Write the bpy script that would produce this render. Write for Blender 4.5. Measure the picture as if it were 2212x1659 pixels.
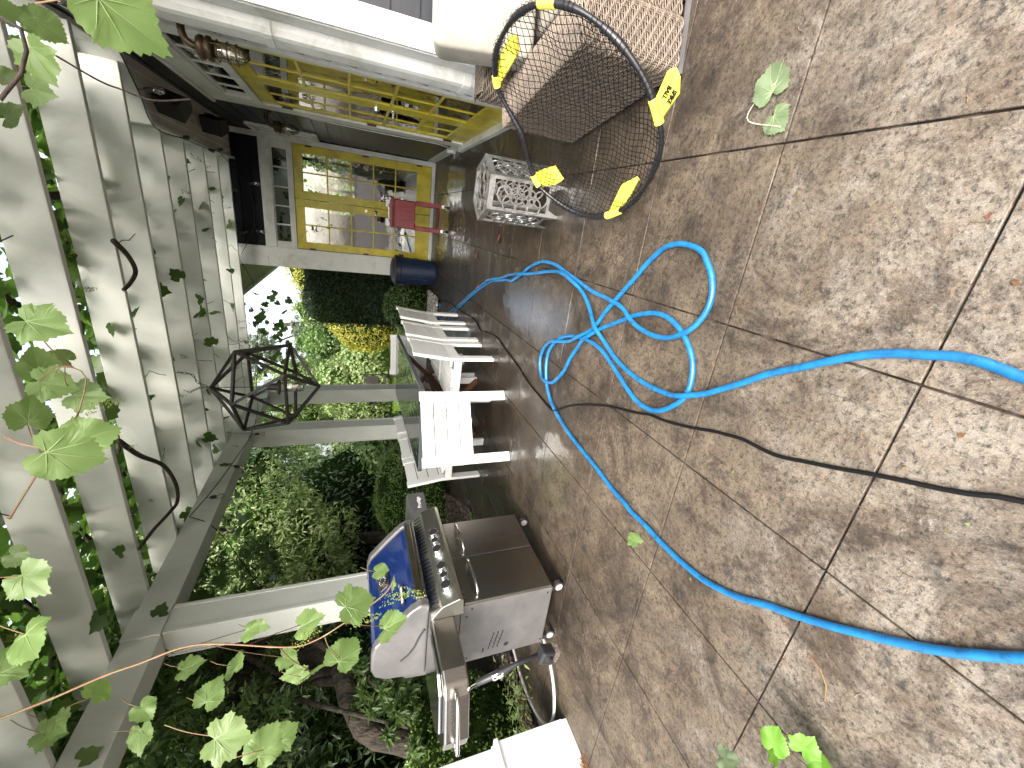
import bpy, math, random
import numpy as np
from mathutils import Vector, Matrix, Euler
R=math.radians; PI=math.pi
random.seed(7); rng=np.random.default_rng(7)
S=bpy.context.scene
for o in list(bpy.data.objects): bpy.data.objects.remove(o)
COL=S.collection
# ---------------- camera ----------------
cam=bpy.data.cameras.new('camera'); co=bpy.data.objects.new('camera',cam); COL.objects.link(co)
YAW,PITCH,ROLL=.38846,.370285,.015792
f=Vector((-math.sin(YAW)*math.cos(PITCH),math.cos(YAW)*math.cos(PITCH),-math.sin(PITCH)))
r=Vector((math.cos(YAW),math.sin(YAW),0)); d=f.cross(r)
r2=r*math.cos(ROLL)+d*math.sin(ROLL); d2=-r*math.sin(ROLL)+d*math.cos(ROLL)
m=Matrix((d2,r2,-f)).transposed().to_4x4(); m.translation=(0,0,1.33)
co.matrix_world=m
cam.sensor_fit='HORIZONTAL'; cam.sensor_width=36; cam.lens=36*878.9/2212
cam.clip_start=.05; cam.clip_end=500
S.camera=co
# ---------------- light ----------------
SUN_EL,SUN_AZ=46,165      # azimuth measured clockwise from +Y
w=bpy.data.worlds.new("World"); S.world=w; w.use_nodes=True
nt=w.node_tree; bg=nt.nodes['Background']
sky=nt.nodes.new('ShaderNodeTexSky'); sky.sky_type='NISHITA'; sky.sun_disc=False
sky.sun_elevation=R(SUN_EL); sky.sun_rotation=R(SUN_AZ); sky.air_density=1.0; sky.dust_density=6; sky.ozone_density=.6
hs=nt.nodes.new('ShaderNodeHueSaturation'); hs.inputs['Saturation'].default_value=.55; nt.links.new(sky.outputs[0],hs.inputs['Color']); nt.links.new(hs.outputs[0],bg.inputs[0]); bg.inputs[1].default_value=.15
sl=bpy.data.lights.new('sun','SUN'); so=bpy.data.objects.new('sun',sl); COL.objects.link(so)
sl.energy=.55; sl.angle=R(50); sl.color=(1,.95,.86)
sd=Vector((math.sin(R(SUN_AZ))*math.cos(R(SUN_EL)),math.cos(R(SUN_AZ))*math.cos(R(SUN_EL)),math.sin(R(SUN_EL))))
so.rotation_euler=sd.to_track_quat('Z','Y').to_euler(); so.location=(0,0,12)
S.view_settings.view_transform='Standard'; S.view_settings.look='None'; S.view_settings.gamma=1
S.view_settings.exposure=2.15
S.render.engine='CYCLES'
# ---------------- helpers ----------------
ROOTS={}
def thing(name,label,cat,loc=(0,0,0),rz=0,group=None,local=False):
    o=bpy.data.objects.new(name,None); COL.objects.link(o); o.empty_display_size=.1
    o.location=loc; o.rotation_euler=(0,0,rz); o['label']=label; o['category']=cat
    if group: o['group']=group
    if not local: ROOTS[o.name]=(Matrix.Translation(loc)@Matrix.Rotation(rz,4,'Z')).inverted()
    return o
def tag(o,label=None,cat=None,group=None,kind=None):
    if label: o['label']=label
    if cat: o['category']=cat
    if group: o['group']=group
    if kind: o['kind']=kind
    return o
def link(o,parent):
    COL.objects.link(o)
    if parent is not None:
        o.parent=parent
        if parent.name in ROOTS: o.matrix_parent_inverse=ROOTS[parent.name]
    return o
class MB:
    def __init__(s): s.v=[]; s.f=[]
    def add(s,vs,fs):
        b=len(s.v); s.v+= [tuple(x) for x in vs]; s.f+=[tuple(b+i for i in q) for q in fs]; return s
    def box(s,x0,x1,y0,y1,z0,z1,M=None):
        vs=[(x,y,z) for z in (z0,z1) for x,y in ((x0,y0),(x1,y0),(x1,y1),(x0,y1))]
        if M is not None: vs=[M@Vector(v) for v in vs]
        return s.add(vs,[(3,2,1,0),(4,5,6,7),(0,1,5,4),(1,2,6,5),(2,3,7,6),(3,0,4,7)])
    def prism(s,poly,axis,a,b):
        # poly: 2D points; extruded along axis index from a to b
        n=len(poly)
        def P(q,t):
            if axis==0: return (t,q[0],q[1])
            if axis==1: return (q[0],t,q[1])
            return (q[0],q[1],t)
        vs=[P(q,a) for q in poly]+[P(q,b) for q in poly]
        fs=[tuple(range(n-1,-1,-1)),tuple(range(n,2*n))]+[(i,(i+1)%n,n+(i+1)%n,n+i) for i in range(n)]
        return s.add(vs,fs)
    def bar(s,p0,p1,wx,wy,up=(0,0,1)):
        p0,p1=Vector(p0),Vector(p1); t=(p1-p0).normalized(); up=Vector(up)
        if abs(t.dot(up))>.98: up=Vector((1,0,0))
        a=t.cross(up).normalized(); b=a.cross(t)
        vs=[p+a*(i*wx/2)+b*(j*wy/2) for p in (p0,p1) for i,j in ((-1,-1),(1,-1),(1,1),(-1,1))]
        return s.add(vs,[(3,2,1,0),(4,5,6,7),(0,1,5,4),(1,2,6,5),(2,3,7,6),(3,0,4,7)])
    def tube(s,path,r,n=8,closed=False,cap=True):
        P=[Vector(p) for p in path]; N=len(P); rr=r if isinstance(r,(list,tuple)) else [r]*N
        t0=(P[1]-P[0]).normalized(); ref=Vector((0,0,1)) if abs(t0.z)<.9 else Vector((1,0,0)); a=t0.cross(ref).normalized()
        vs=[];
        for i in range(N):
            if closed: t=(P[(i+1)%N]-P[i-1])
            else: t=(P[min(i+1,N-1)]-P[max(i-1,0)])
            t.normalize(); a=(a-t*a.dot(t)); a.normalize(); b=t.cross(a)
            for k in range(n):
                w_=2*PI*k/n; vs.append(P[i]+(a*math.cos(w_)+b*math.sin(w_))*rr[i])
        fs=[(i*n+k,i*n+(k+1)%n,((i+1)%N)*n+(k+1)%n,((i+1)%N)*n+k) for i in range(N if closed else N-1) for k in range(n)]
        if cap and not closed: fs+=[tuple(range(n-1,-1,-1)),tuple((N-1)*n+k for k in range(n))]
        return s.add(vs,fs)
    def cyl(s,p0,p1,r0,r1=None,n=20): return s.tube([p0,p1],[r0,r0 if r1 is None else r1],n)
    def lathe(s,prof,c,n=28,sx=1,sy=1,M=None):
        vs=[];N=len(prof)
        for r_,z in prof:
            for k in range(n):
                v=Vector((c[0]+r_*sx*math.cos(2*PI*k/n),c[1]+r_*sy*math.sin(2*PI*k/n),c[2]+z)); vs.append(M@v if M is not None else v)
        fs=[(i*n+k,i*n+(k+1)%n,(i+1)*n+(k+1)%n,(i+1)*n+k) for i in range(N-1) for k in range(n)]
        fs+=[tuple(range(n-1,-1,-1)),tuple((N-1)*n+k for k in range(n))]
        return s.add(vs,fs)
    def build(s,name,mat,parent=None,bevel=0,smooth=False,seg=2):
        me=bpy.data.meshes.new(name); me.from_pydata(s.v,[],s.f); me.update()
        me.materials.append(mat); o=bpy.data.objects.new(name,me); link(o,parent)
        if smooth:
            for p in me.polygons: p.use_smooth=True
        if bevel:
            b=o.modifiers.new('b','BEVEL'); b.width=bevel; b.segments=seg; b.limit_method='ANGLE'; b.angle_limit=R(35)
            if hasattr(b,'harden_normals'): b.harden_normals=False
        return o
def copy_tree(o,parent=None):
    c=o.copy(); COL.objects.link(c); c.parent=parent
    for ch in list(o.children): copy_tree(ch,c)
    return c
def arrays_mesh(name,V,F,mat,parent=None,smooth=False):
    # V (n,3) float, F (m,k) int
    me=bpy.data.meshes.new(name); n=len(V); m_,k=F.shape
    me.vertices.add(n); me.vertices.foreach_set('co',np.asarray(V,np.float32).ravel())
    me.loops.add(m_*k); me.loops.foreach_set('vertex_index',F.astype(np.int32).ravel())
    me.polygons.add(m_); me.polygons.foreach_set('loop_start',np.arange(0,m_*k,k,dtype=np.int32)); 
    me.polygons.foreach_set('loop_total',np.full(m_,k,dtype=np.int32))
    if smooth: me.polygons.foreach_set('use_smooth',np.ones(m_,dtype=bool))
    me.update(calc_edges=True); me.validate(); me.materials.append(mat)
    return link(bpy.data.objects.new(name,me),parent)
def catmull(pts,step=.02,closed=False):
    P=[Vector(p) for p in pts]; n=len(P); out=[]
    rng_=range(n if closed else n-1)
    for i in rng_:
        p0=P[(i-1)%n] if closed or i>0 else P[0]*2-P[1]
        p1=P[i]; p2=P[(i+1)%n]; p3=P[(i+2)%n] if closed or i+2<n else P[-1]*2-P[-2]
        k=max(1,int((p2-p1).length/step))
        for j in range(k):
            t=j/k; out.append(.5*((2*p1)+(p2-p0)*t+(2*p0-5*p1+4*p2-p3)*t*t+(-p0+3*p1-3*p2+p3)*t**3))
    if not closed: out.append(P[-1])
    return out
def text_mesh(txt,size,M,mat,name,parent,depth=.001,bold=0,align='CENTER',space=1):
    cu=bpy.data.curves.new('t','FONT'); cu.body=txt; cu.size=size; cu.extrude=depth; cu.offset=bold; cu.align_x=align; cu.align_y='CENTER'; cu.space_character=space
    cu.resolution_u=3
    o=bpy.data.objects.new('t',cu); COL.objects.link(o); bpy.context.view_layer.update()
    me=bpy.data.meshes.new_from_object(o.evaluated_get(bpy.context.evaluated_depsgraph_get())); bpy.data.objects.remove(o)
    me.transform(M); me.materials.clear(); me.materials.append(mat)
    return link(bpy.data.objects.new(name,me),parent)
# ---------------- materials ----------------
def hexs(h): 
    c=[int(h[i:i+2],16)/255 for i in (0,2,4)]
    return [((x+.055)/1.055)**2.4 if x>.04 else x/12.92 for x in c]+[1]
def NEW(name):
    m=bpy.data.materials.new(name); m.use_nodes=True; t=m.node_tree; return m,t,t.nodes['Principled BSDF']
def N(t,ty,**k):
    n=t.nodes.new(ty)
    for a,b in k.items(): setattr(n,a,b)
    return n
def noise(t,scale,detail=5,rough=.6,vec=None,dist=0):
    n=N(t,'ShaderNodeTexNoise'); n.inputs['Scale'].default_value=scale; n.inputs['Detail'].default_value=detail
    n.inputs['Roughness'].default_value=rough; n.inputs['Distortion'].default_value=dist
    if vec: t.links.new(vec,n.inputs['Vector'])
    return n.outputs['Fac']
def ramp(t,fac,stops):
    r_=N(t,'ShaderNodeValToRGB'); e=r_.color_ramp.elements
    while len(e)<len(stops): e.new(.5)
    for i,(p,c) in enumerate(stops):
        e[i].position=p; e[i].color=(c if hasattr(c,'__len__') else (c,c,c,1))
    t.links.new(fac,r_.inputs[0]); return r_.outputs[0]
def mixc(t,fac,a,b,mode='MIX'):
    n=N(t,'ShaderNodeMix',data_type='RGBA',blend_type=mode)
    if isinstance(fac,(int,float)): n.inputs[0].default_value=fac
    else: t.links.new(fac,n.inputs[0])
    for i,x in ((6,a),(7,b)):
        if hasattr(x,'__len__'): n.inputs[i].default_value=x
        else: t.links.new(x,n.inputs[i])
    return n.outputs[2]
def math_(t,op,a,b=None,clamp=False):
    n=N(t,'ShaderNodeMath',operation=op,use_clamp=clamp)
    for i,x in ((0,a),(1,b)):
        if x is None: continue
        if isinstance(x,(int,float)): n.inputs[i].default_value=x
        else: t.links.new(x,n.inputs[i])
    return n.outputs[0]
def wpos(t): return N(t,'ShaderNodeNewGeometry').outputs['Position']
def bump(t,b,h,strength=.3,dist=.01):
    n=N(t,'ShaderNodeBump'); n.inputs['Strength'].default_value=strength; n.inputs['Distance'].default_value=dist
    t.links.new(h,n.inputs['Height']); t.links.new(n.outputs[0],b.inputs['Normal'])
def mat(name,c,rough=.5,metal=0,c2=None,scale=6,lo=.4,hi=.6,bs=0,bd=.002,bscale=60,coat=0,spec=None,dirt=None,dscale=2.5,stretch=None):
    m,t,b=NEW(name); b.inputs['Roughness'].default_value=rough; b.inputs['Metallic'].default_value=metal
    b.inputs['Coat Weight'].default_value=coat
    if spec is not None: b.inputs['Specular IOR Level'].default_value=spec
    c=list(c)+[1] if len(c)==3 else c; p=wpos(t)
    if stretch:
        mp=N(t,'ShaderNodeMapping'); mp.inputs['Scale'].default_value=stretch; t.links.new(p,mp.inputs[0]); p=mp.outputs[0]
    out=None
    if c2 is not None:
        c2=list(c2)+[1] if len(c2)==3 else c2
        out=mixc(t,ramp(t,noise(t,scale,5,.65,p),[(lo,0.),(hi,1.)]),c,c2)
    else: 
        b.inputs['Base Color'].default_value=c
    if dirt is not None:
        base=out if out is not None else c
        out=mixc(t,ramp(t,noise(t,dscale,9,.75,p,.5),[(.52,0.),(.72,.75)]),base,list(dirt)+[1])
    if out is not None: t.links.new(out,b.inputs['Base Color'])
    rv=noise(t,scale*3,4,.6,p); rr=N(t,'ShaderNodeMapRange'); t.links.new(rv,rr.inputs[0])
    rr.inputs[3].default_value=max(0,rough-.08); rr.inputs[4].default_value=min(1,rough+.1); t.links.new(rr.outputs[0],b.inputs['Roughness'])
    if bs: bump(t,b,noise(t,bscale,4,.6,p),bs,bd)
    return m
def leafmat(name,ca,cb,cc,trans=.45,rough=.5,spot=None):
    # per-leaf colour variation, translucent blade
    m,t,b=NEW(name); g=N(t,'ShaderNodeNewGeometry')
    col=ramp(t,g.outputs['Random Per Island'],[(0,list(ca)+[1]),(.5,list(cb)+[1]),(1,list(cc)+[1])])
    col=mixc(t,ramp(t,noise(t,1.3,3,.6,g.outputs['Position']),[(.35,0.),(.65,.4)]),col,mixc(t,1,col,(.6,.75,.5,1),'MULTIPLY'))
    t.links.new(col,b.inputs['Base Color']); b.inputs['Roughness'].default_value=rough
    tr=N(t,'ShaderNodeBsdfTranslucent'); t.links.new(mixc(t,1,col,(1.2,1.3,.8,1),'MULTIPLY'),tr.inputs[0])
    mx=N(t,'ShaderNodeMixShader'); mx.inputs[0].default_value=trans
    t.links.new(b.outputs[0],mx.inputs[1]); t.links.new(tr.outputs[0],mx.inputs[2])
    t.links.new(mx.outputs[0],t.nodes['Material Output'].inputs[0]); return m
WHITE=mat('white_paint',(.64,.655,.61),.42,c2=(.57,.585,.54),scale=2.2,dirt=(.46,.46,.40),dscale=1.6,bs=.06,bscale=20,stretch=(1,1,.5))
TRIM=mat('trim_paint',(.72,.72,.69),.4,c2=(.65,.65,.62),scale=3,dirt=(.34,.34,.27),dscale=3)
CHAIRW=mat('chair_paint',(.74,.74,.73),.38,c2=(.78,.78,.75),scale=8,dirt=(.72,.71,.66),dscale=25)
NAVY=mat('navy_siding',(.016,.019,.025),.42,c2=(.012,.014,.019),scale=5,bs=.15,bscale=25,stretch=(1,1,4))
YEL=mat('yellow_paint',(.66,.55,.024),.3,c2=(.50,.40,.02),scale=5,dirt=(.38,.27,.03),dscale=5,bs=.04)
SOFFIT=mat('beadboard',(.60,.56,.50),.55,c2=(.52,.48,.43),scale=4)
BLACK=mat('black_metal',(.014,.013,.012),.45,c2=(.03,.024,.018),scale=20,bs=.1)
BRONZE=mat('aged_brass',(.085,.055,.03),.45,.6,c2=(.035,.022,.013),scale=25)
CHROME=mat('chrome',(.75,.75,.74),.12,1)
STEEL=mat('stainless_steel',(.36,.335,.305),.26,1,c2=(.32,.30,.27),scale=.8,stretch=(1,1,.15))
GREYM=mat('grey_painted_metal',(.12,.117,.118),.38,.35,c2=(.16,.155,.155),scale=4,coat=.2)
BLUE=mat('blue_enamel',(.004,.018,.10),.12,.0,c2=(.004,.015,.085),scale=3,coat=.4)
DARK=mat('dark_plastic',(.018,.018,.02),.4)
RED=mat('red_painted_metal',(.20,.012,.02),.35,.1,c2=(.15,.01,.015),scale=5,coat=.3)
BINM=mat('navy_plastic',(.010,.020,.052),.45,c2=(.013,.024,.06),scale=6,bs=.05)
ALU=mat('cast_aluminium',(.62,.62,.60),.3,.9,c2=(.42,.41,.39),scale=14,bs=.25,bscale=40)
RUBBER=mat('black_rubber',(.02,.02,.02),.5,c2=(.035,.033,.03),scale=30)
WOODR=mat('brown_stained_wood',(.13,.045,.014),.5,c2=(.07,.022,.008),scale=12,stretch=(1,1,.3),bs=.2)
WOODX=mat('rotten_wood',(.30,.15,.07),.85,c2=(.08,.035,.02),scale=30,bs=.6,bd=.01)
CUSH=mat('linen_cushion',(.28,.26,.225),.9,c2=(.23,.215,.18),scale=7,bs=.5,bd=.002,bscale=420,dirt=(.28,.26,.22),dscale=4)
BARK=mat('bark',(.075,.058,.042),.85,c2=(.02,.016,.012),scale=14,bs=1,bd=.04,bscale=30,stretch=(1,1,.4))
VBARK=mat('vine_bark',(.055,.035,.025),.85,c2=(.02,.014,.01),scale=30,bs=.7,bd=.006,bscale=70)
SHOOT=mat('young_stem',(.17,.07,.035),.55,c2=(.13,.10,.035),scale=14)
YTAB=mat('yellow_plastic',(.86,.80,.10),.4,c2=(.80,.73,.08),scale=12)
NETB=mat('black_cord',(.004,.004,.004),.8,spec=.2)
RODS=mat('wicker_rod',(.20,.16,.125),.5,c2=(.115,.09,.068),scale=35,lo=.35,hi=.7)
WCORE=mat('wicker_core',(.035,.025,.02),.9)
WHITETXT=mat('white_lettering',(.85,.85,.84),.5)
BLACKTXT=mat('black_lettering',(.012,.012,.012),.5)
CABLE=mat('black_cable',(.004,.004,.004),.5,spec=.25)
CHARC=mat('charcoal_rim',(.085,.095,.10),.45)
SOIL=mat('garden_soil',(.045,.032,.024),.95,c2=(.02,.015,.012),scale=14,bs=.9,bd=.03,bscale=25)
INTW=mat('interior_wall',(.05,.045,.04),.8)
BLIND=mat('window_blind',(.55,.50,.42),.7)
CONDUIT=mat('grey_conduit',(.42,.42,.42),.4)
def make_glass():
    m,t,b=NEW('window_glass'); t.nodes.remove(b)
    tr=N(t,'ShaderNodeBsdfTransparent'); tr.inputs[0].default_value=(.78,.82,.80,1)
    gl=N(t,'ShaderNodeBsdfGlossy'); gl.inputs['Roughness'].default_value=.015
    fr=N(t,'ShaderNodeFresnel'); fr.inputs[0].default_value=1.55
    fac=math_(t,'ADD',math_(t,'MULTIPLY',fr.outputs[0],1.8),.12,True)
    mx=N(t,'ShaderNodeMixShader'); t.links.new(fac,mx.inputs[0]); t.links.new(tr.outputs[0],mx.inputs[1]); t.links.new(gl.outputs[0],mx.inputs[2])
    bp=N(t,'ShaderNodeBump'); bp.inputs['Strength'].default_value=.12; bp.inputs['Distance'].default_value=.01
    t.links.new(noise(t,5,2,.5,wpos(t)),bp.inputs['Height']); t.links.new(bp.outputs[0],gl.inputs['Normal'])
    t.links.new(mx.outputs[0],t.nodes['Material Output'].inputs[0]); return m
GLASS=make_glass()
def make_bulb():
    m,t,b=NEW('clear_bulb_glass'); t.nodes.remove(b)
    tr=N(t,'ShaderNodeBsdfTransparent'); gl=N(t,'ShaderNodeBsdfGlossy'); gl.inputs['Roughness'].default_value=.03
    lw=N(t,'ShaderNodeLayerWeight'); lw.inputs[0].default_value=.35
    mx=N(t,'ShaderNodeMixShader'); t.links.new(math_(t,'ADD',math_(t,'MULTIPLY',lw.outputs['Facing'],.75),.16,True),mx.inputs[0]); tr.inputs[0].default_value=(.86,.84,.78,1); t.links.new(tr.outputs[0],mx.inputs[1]); t.links.new(gl.outputs[0],mx.inputs[2])
    t.links.new(mx.outputs[0],t.nodes['Material Output'].inputs[0]); return m
BULB=make_bulb()
def make_tableglass():
    m,t,b=NEW('table_glass'); b.inputs['Base Color'].default_value=(.05,.06,.06,1); b.inputs['Roughness'].default_value=.03
    b.inputs['Specular IOR Level'].default_value=1.0; b.inputs['IOR'].default_value=1.7
    tr=N(t,'ShaderNodeBsdfTransparent'); tr.inputs[0].default_value=(.5,.56,.54,1)
    mx=N(t,'ShaderNodeMixShader'); mx.inputs[0].default_value=.85
    t.links.new(tr.outputs[0],mx.inputs[1]); t.links.new(b.outputs[0],mx.inputs[2]); t.links.new(mx.outputs[0],t.nodes['Material Output'].inputs[0])
    wv=N(t,'ShaderNodeTexWave'); wv.inputs['Scale'].default_value=3; wv.inputs['Distortion'].default_value=2
    t.links.new(wpos(t),wv.inputs[0]); bump(t,b,wv.outputs['Fac'],.05,.01); return m
TGLASS=make_tableglass()
def make_patio():
    m,t,b=NEW('stamped_concrete'); p=wpos(t)
    sep=N(t,'ShaderNodeSeparateXYZ'); t.links.new(p,sep.inputs[0]); X,Y=sep.outputs[0],sep.outputs[1]
    n1=noise(t,2.6,9,.72,p,.4); n2=noise(t,13,8,.75,p); n3=noise(t,60,6,.8,p); n4=noise(t,1.1,5,.6,p); n5=noise(t,210,3,.8,p)
    tan=(.150,.119,.083,1); brn=(.056,.041,.026,1); dk=(.007,.006,.005,1); pale=(.235,.215,.182,1); orange=(.16,.09,.045,1)
    c=mixc(t,ramp(t,n1,[(.36,0.),(.62,1.)]),tan,brn)
    c=mixc(t,ramp(t,noise(t,5,6,.7,p,.8),[(.62,0.),(.74,.35)]),c,orange)
    # pale, dry surface nearest the open end of the patio
    dist=math_(t,'ADD',math_(t,'MULTIPLY',Y,-1.15),math_(t,'MULTIPLY',X,.28))
    dry=ramp(t,math_(t,'ADD',dist,math_(t,'MULTIPLY',n1,3.4)),[(.35,0.),(1.35,1.)])
    c=mixc(t,math_(t,'MULTIPLY',dry,.80),c,mixc(t,ramp(t,noise(t,7,8,.8,p),[(.4,0.),(.62,1.)]),pale,(.20,.16,.12,1)))
    # dark mildew patches and grain
    blot=ramp(t,noise(t,3.3,10,.78,p,.5),[(.47,0.),(.66,.95)])
    c=mixc(t,blot,c,mixc(t,1,c,(.40,.34,.29,1),'MULTIPLY'))
    c=mixc(t,ramp(t,n2,[(.54,0.),(.70,.8)]),c,dk)
    c=mixc(t,ramp(t,noise(t,45,9,.9,p),[(.47,0.),(.62,.75)]),c,mixc(t,1,c,(.30,.28,.26,1),'MULTIPLY'))
    c=mixc(t,ramp(t,n3,[(.51,0.),(.62,.85)]),c,dk)
    c=mixc(t,ramp(t,n5,[(.54,0.),(.64,.7)]),c,mixc(t,1,c,(1.9,1.85,1.75,1),'MULTIPLY'))
    st1=ramp(t,noise(t,1.9,10,.82,p,.9),[(.50,0.),(.60,1.)]); st2=ramp(t,noise(t,8,10,.85,p,.4),[(.52,0.),(.60,1.)])
    c=mixc(t,math_(t,'MULTIPLY',st1,.85),c,mixc(t,1,c,(.34,.28,.22,1),'MULTIPLY'))
    c=mixc(t,math_(t,'MULTIPLY',st2,.8),c,mixc(t,1,c,(.28,.24,.21,1),'MULTIPLY'))
    # wet away from the open end
    wet=ramp(t,math_(t,'ADD',math_(t,'MULTIPLY',Y,.30),math_(t,'MULTIPLY',n4,1.3)),[(.95,0.),(1.0,0.),(1.9,1.)]) if False else ramp(t,math_(t,'ADD',math_(t,'MULTIPLY',Y,.2),math_(t,'MULTIPLY',math_(t,'SUBTRACT',n4,.5),1.1)),[(.22,0.),(.62,1.)])
    c=mixc(t,wet,c,mixc(t,1,c,(.34,.29,.24,1),'MULTIPLY'))
    t.links.new(c,b.inputs['Base Color'])
    film=ramp(t,math_(t,'ADD',noise(t,1.5,3,.6,p),math_(t,'MULTIPLY',n3,.12)),[(.50,1.),(.60,0.)])
    pud=None
    for (px,py,rx,ry) in ((-.55,2.95,.30,.75),(.55,6.1,.35,.6),(-.05,6.7,.5,.4),(-1.6,2.2,.3,.3)):
        dx=math_(t,'DIVIDE',math_(t,'SUBTRACT',X,px),rx); dy=math_(t,'DIVIDE',math_(t,'SUBTRACT',Y,py),ry)
        q=math_(t,'ADD',math_(t,'MULTIPLY',dx,dx),math_(t,'MULTIPLY',dy,dy))
        q=ramp(t,math_(t,'ADD',math_(t,'MULTIPLY',q,.42),math_(t,'MULTIPLY',math_(t,'SUBTRACT',noise(t,6,6,.7,p),.5),1.1)),[(.30,1.),(.42,0.)])
        pud=q if pud is None else math_(t,'MAXIMUM',pud,q)
    rg=math_(t,'SUBTRACT',.78,math_(t,'MULTIPLY',wet,.3))
    t.links.new(math_(t,'MAXIMUM',pud,math_(t,'MULTIPLY',wet,math_(t,'ADD',.06,math_(t,'MULTIPLY',math_(t,'MULTIPLY',film,ramp(t,n2,[(.40,1.),(.52,.15)])),.95)))),b.inputs['Coat Weight']); b.inputs['Coat Roughness'].default_value=.05; b.inputs['Coat IOR'].default_value=2.1
    cb=N(t,'ShaderNodeBump'); cb.inputs['Strength'].default_value=.35; cb.inputs['Distance'].default_value=.004; t.links.new(math_(t,'ADD',n2,math_(t,'MULTIPLY',n3,.4)),cb.inputs['Height']); t.links.new(cb.outputs[0],b.inputs['Coat Normal'])
    t.links.new(rg,b.inputs['Roughness']); b.inputs['Specular IOR Level'].default_value=.5
    h=math_(t,'ADD',math_(t,'MULTIPLY',n2,.7),math_(t,'ADD',math_(t,'MULTIPLY',n3,.5),math_(t,'MULTIPLY',n1,1.2)))
    bump(t,b,h,.55,.007); return m
PATIO=make_patio()
# ---------------- measured outlines (world metres) ----------------
HOSE1=[(-0.16,0.32),(-0.159,0.377),(-0.148,0.445),(-0.151,0.498),(-0.165,0.552),(-0.181,0.613),(-0.208,0.677),(-0.248,0.747),(-0.297,0.824),(-0.352,0.913),(-0.414,0.99),(-0.476,1.073),(-0.521,1.136),(-0.567,1.223),(-0.596,1.298),(-0.611,1.387),(-0.617,1.501),(-0.606,1.634),(-0.577,1.759),(-0.532,1.868),(-0.471,1.973),(-0.419,2.062),(-0.353,2.142),(-0.296,2.239),(-0.248,2.358),(-0.228,2.496),(-0.246,2.709),(-0.295,2.973),(-0.336,3.221),(-0.373,3.47),(-0.45,3.774),(-0.496,3.988),(-0.565,4.219),(-0.675,4.509),(-0.811,4.837),(-0.94,5.111),(-1.077,5.42),(-1.177,5.683),(-1.278,5.9),(-1.407,6.168),(-1.468,6.356),(-1.473,6.53),(-1.399,6.581),(-1.309,6.556),(-1.258,6.554)]
HOSE2=[(-0.663,0.12),(-0.712,0.158),(-0.753,0.192),(-0.794,0.229),(-0.836,0.271),(-0.878,0.32),(-0.923,0.376),(-0.973,0.44),(-1.011,0.494),(-1.053,0.555),(-1.094,0.624),(-1.13,0.672),(-1.17,0.731),(-1.207,0.805),(-1.234,0.877),(-1.25,0.96),(-1.26,1.043),(-1.265,1.148),(-1.263,1.242),(-1.271,1.347),(-1.264,1.411),(-1.261,1.53),(-1.241,1.683),(-1.228,1.832),(-1.213,1.998),(-1.186,2.164),(-1.147,2.3),(-1.099,2.407),(-1.013,2.493),(-0.909,2.539),(-0.804,2.543),(-0.716,2.484),(-0.644,2.388),(-0.598,2.27),(-0.578,2.174),(-0.566,2.081),(-0.567,1.972),(-0.581,1.882),(-0.614,1.79),(-0.653,1.7),(-0.689,1.616),(-0.719,1.525),(-0.724,1.436),(-0.704,1.363),(-0.67,1.311),(-0.613,1.253),(-0.564,1.224),(-0.505,1.219),(-0.447,1.231),(-0.401,1.255),(-0.359,1.294),(-0.32,1.346),(-0.29,1.416),(-0.28,1.482),(-0.284,1.546),(-0.305,1.62),(-0.334,1.697),(-0.37,1.765),(-0.42,1.863),(-0.479,1.97),(-0.552,2.067),(-0.637,2.152),(-0.731,2.221),(-0.835,2.271),(-0.916,2.336),(-0.981,2.412),(-1.006,2.523),(-0.993,2.599),(-0.923,2.647),(-0.851,2.651),(-0.762,2.599),(-0.699,2.49),(-0.656,2.338),(-0.612,2.222),(-0.554,2.123),(-0.491,2.035),(-0.437,1.986),(-0.374,1.944),(-0.3,1.878),(-0.231,1.817),(-0.149,1.742),(-0.079,1.682),(-0.028,1.627),(0.011,1.572),(0.03,1.49),(0.024,1.406),(0.005,1.347),(-0.027,1.314),(-0.064,1.279),(-0.114,1.252),(-0.16,1.242),(-0.211,1.247),(-0.263,1.269),(-0.308,1.304),(-0.338,1.349),(-0.365,1.408),(-0.38,1.476),(-0.383,1.554),(-0.373,1.631),(-0.344,1.706),(-0.315,1.772),(-0.298,1.849),(-0.29,1.959),(-0.286,2.077),(-0.269,2.192),(-0.247,2.317),(-0.221,2.477),(-0.194,2.627),(-0.191,2.809),(-0.214,2.943),(-0.269,3.109),(-0.343,3.254),(-0.424,3.452),(-0.438,3.598),(-0.484,3.826),(-0.508,3.984),(-0.584,4.213),(-0.681,4.463),(-0.821,4.784),(-0.95,5.052),(-1.084,5.356),(-1.19,5.577),(-1.305,5.782),(-1.356,5.837),(-1.458,5.993)]
CORD=[(-0.376,0.236),(-0.404,0.282),(-0.416,0.315),(-0.439,0.358),(-0.459,0.408),(-0.478,0.464),(-0.503,0.533),(-0.536,0.615),(-0.566,0.697),(-0.592,0.767),(-0.603,0.82),(-0.61,0.919),(-0.626,0.983),(-0.646,1.052),(-0.679,1.141),(-0.713,1.25),(-0.732,1.326),(-0.745,1.4),(-0.784,1.508),(-0.82,1.631),(-0.865,1.768),(-0.928,1.918),(-0.991,2.051),(-1.06,2.176),(-1.142,2.289),(-1.16,2.32),(-1.173,2.406),(-1.162,2.579),(-1.138,2.841),(-1.1,3.032),(-1.071,3.236),(-1.047,3.457),(-1.014,3.656),(-1.022,3.857),(-1.062,4.105),(-1.091,4.237),(-1.068,4.351),(-1.043,4.493),(-1.039,4.683),(-1.069,4.981),(-1.077,5.323),(-1.099,5.702),(-1.146,6.202),(-1.216,6.511),(-1.269,6.955),(-1.372,7.79),(-1.442,8.277),(-1.551,8.522)]
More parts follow.
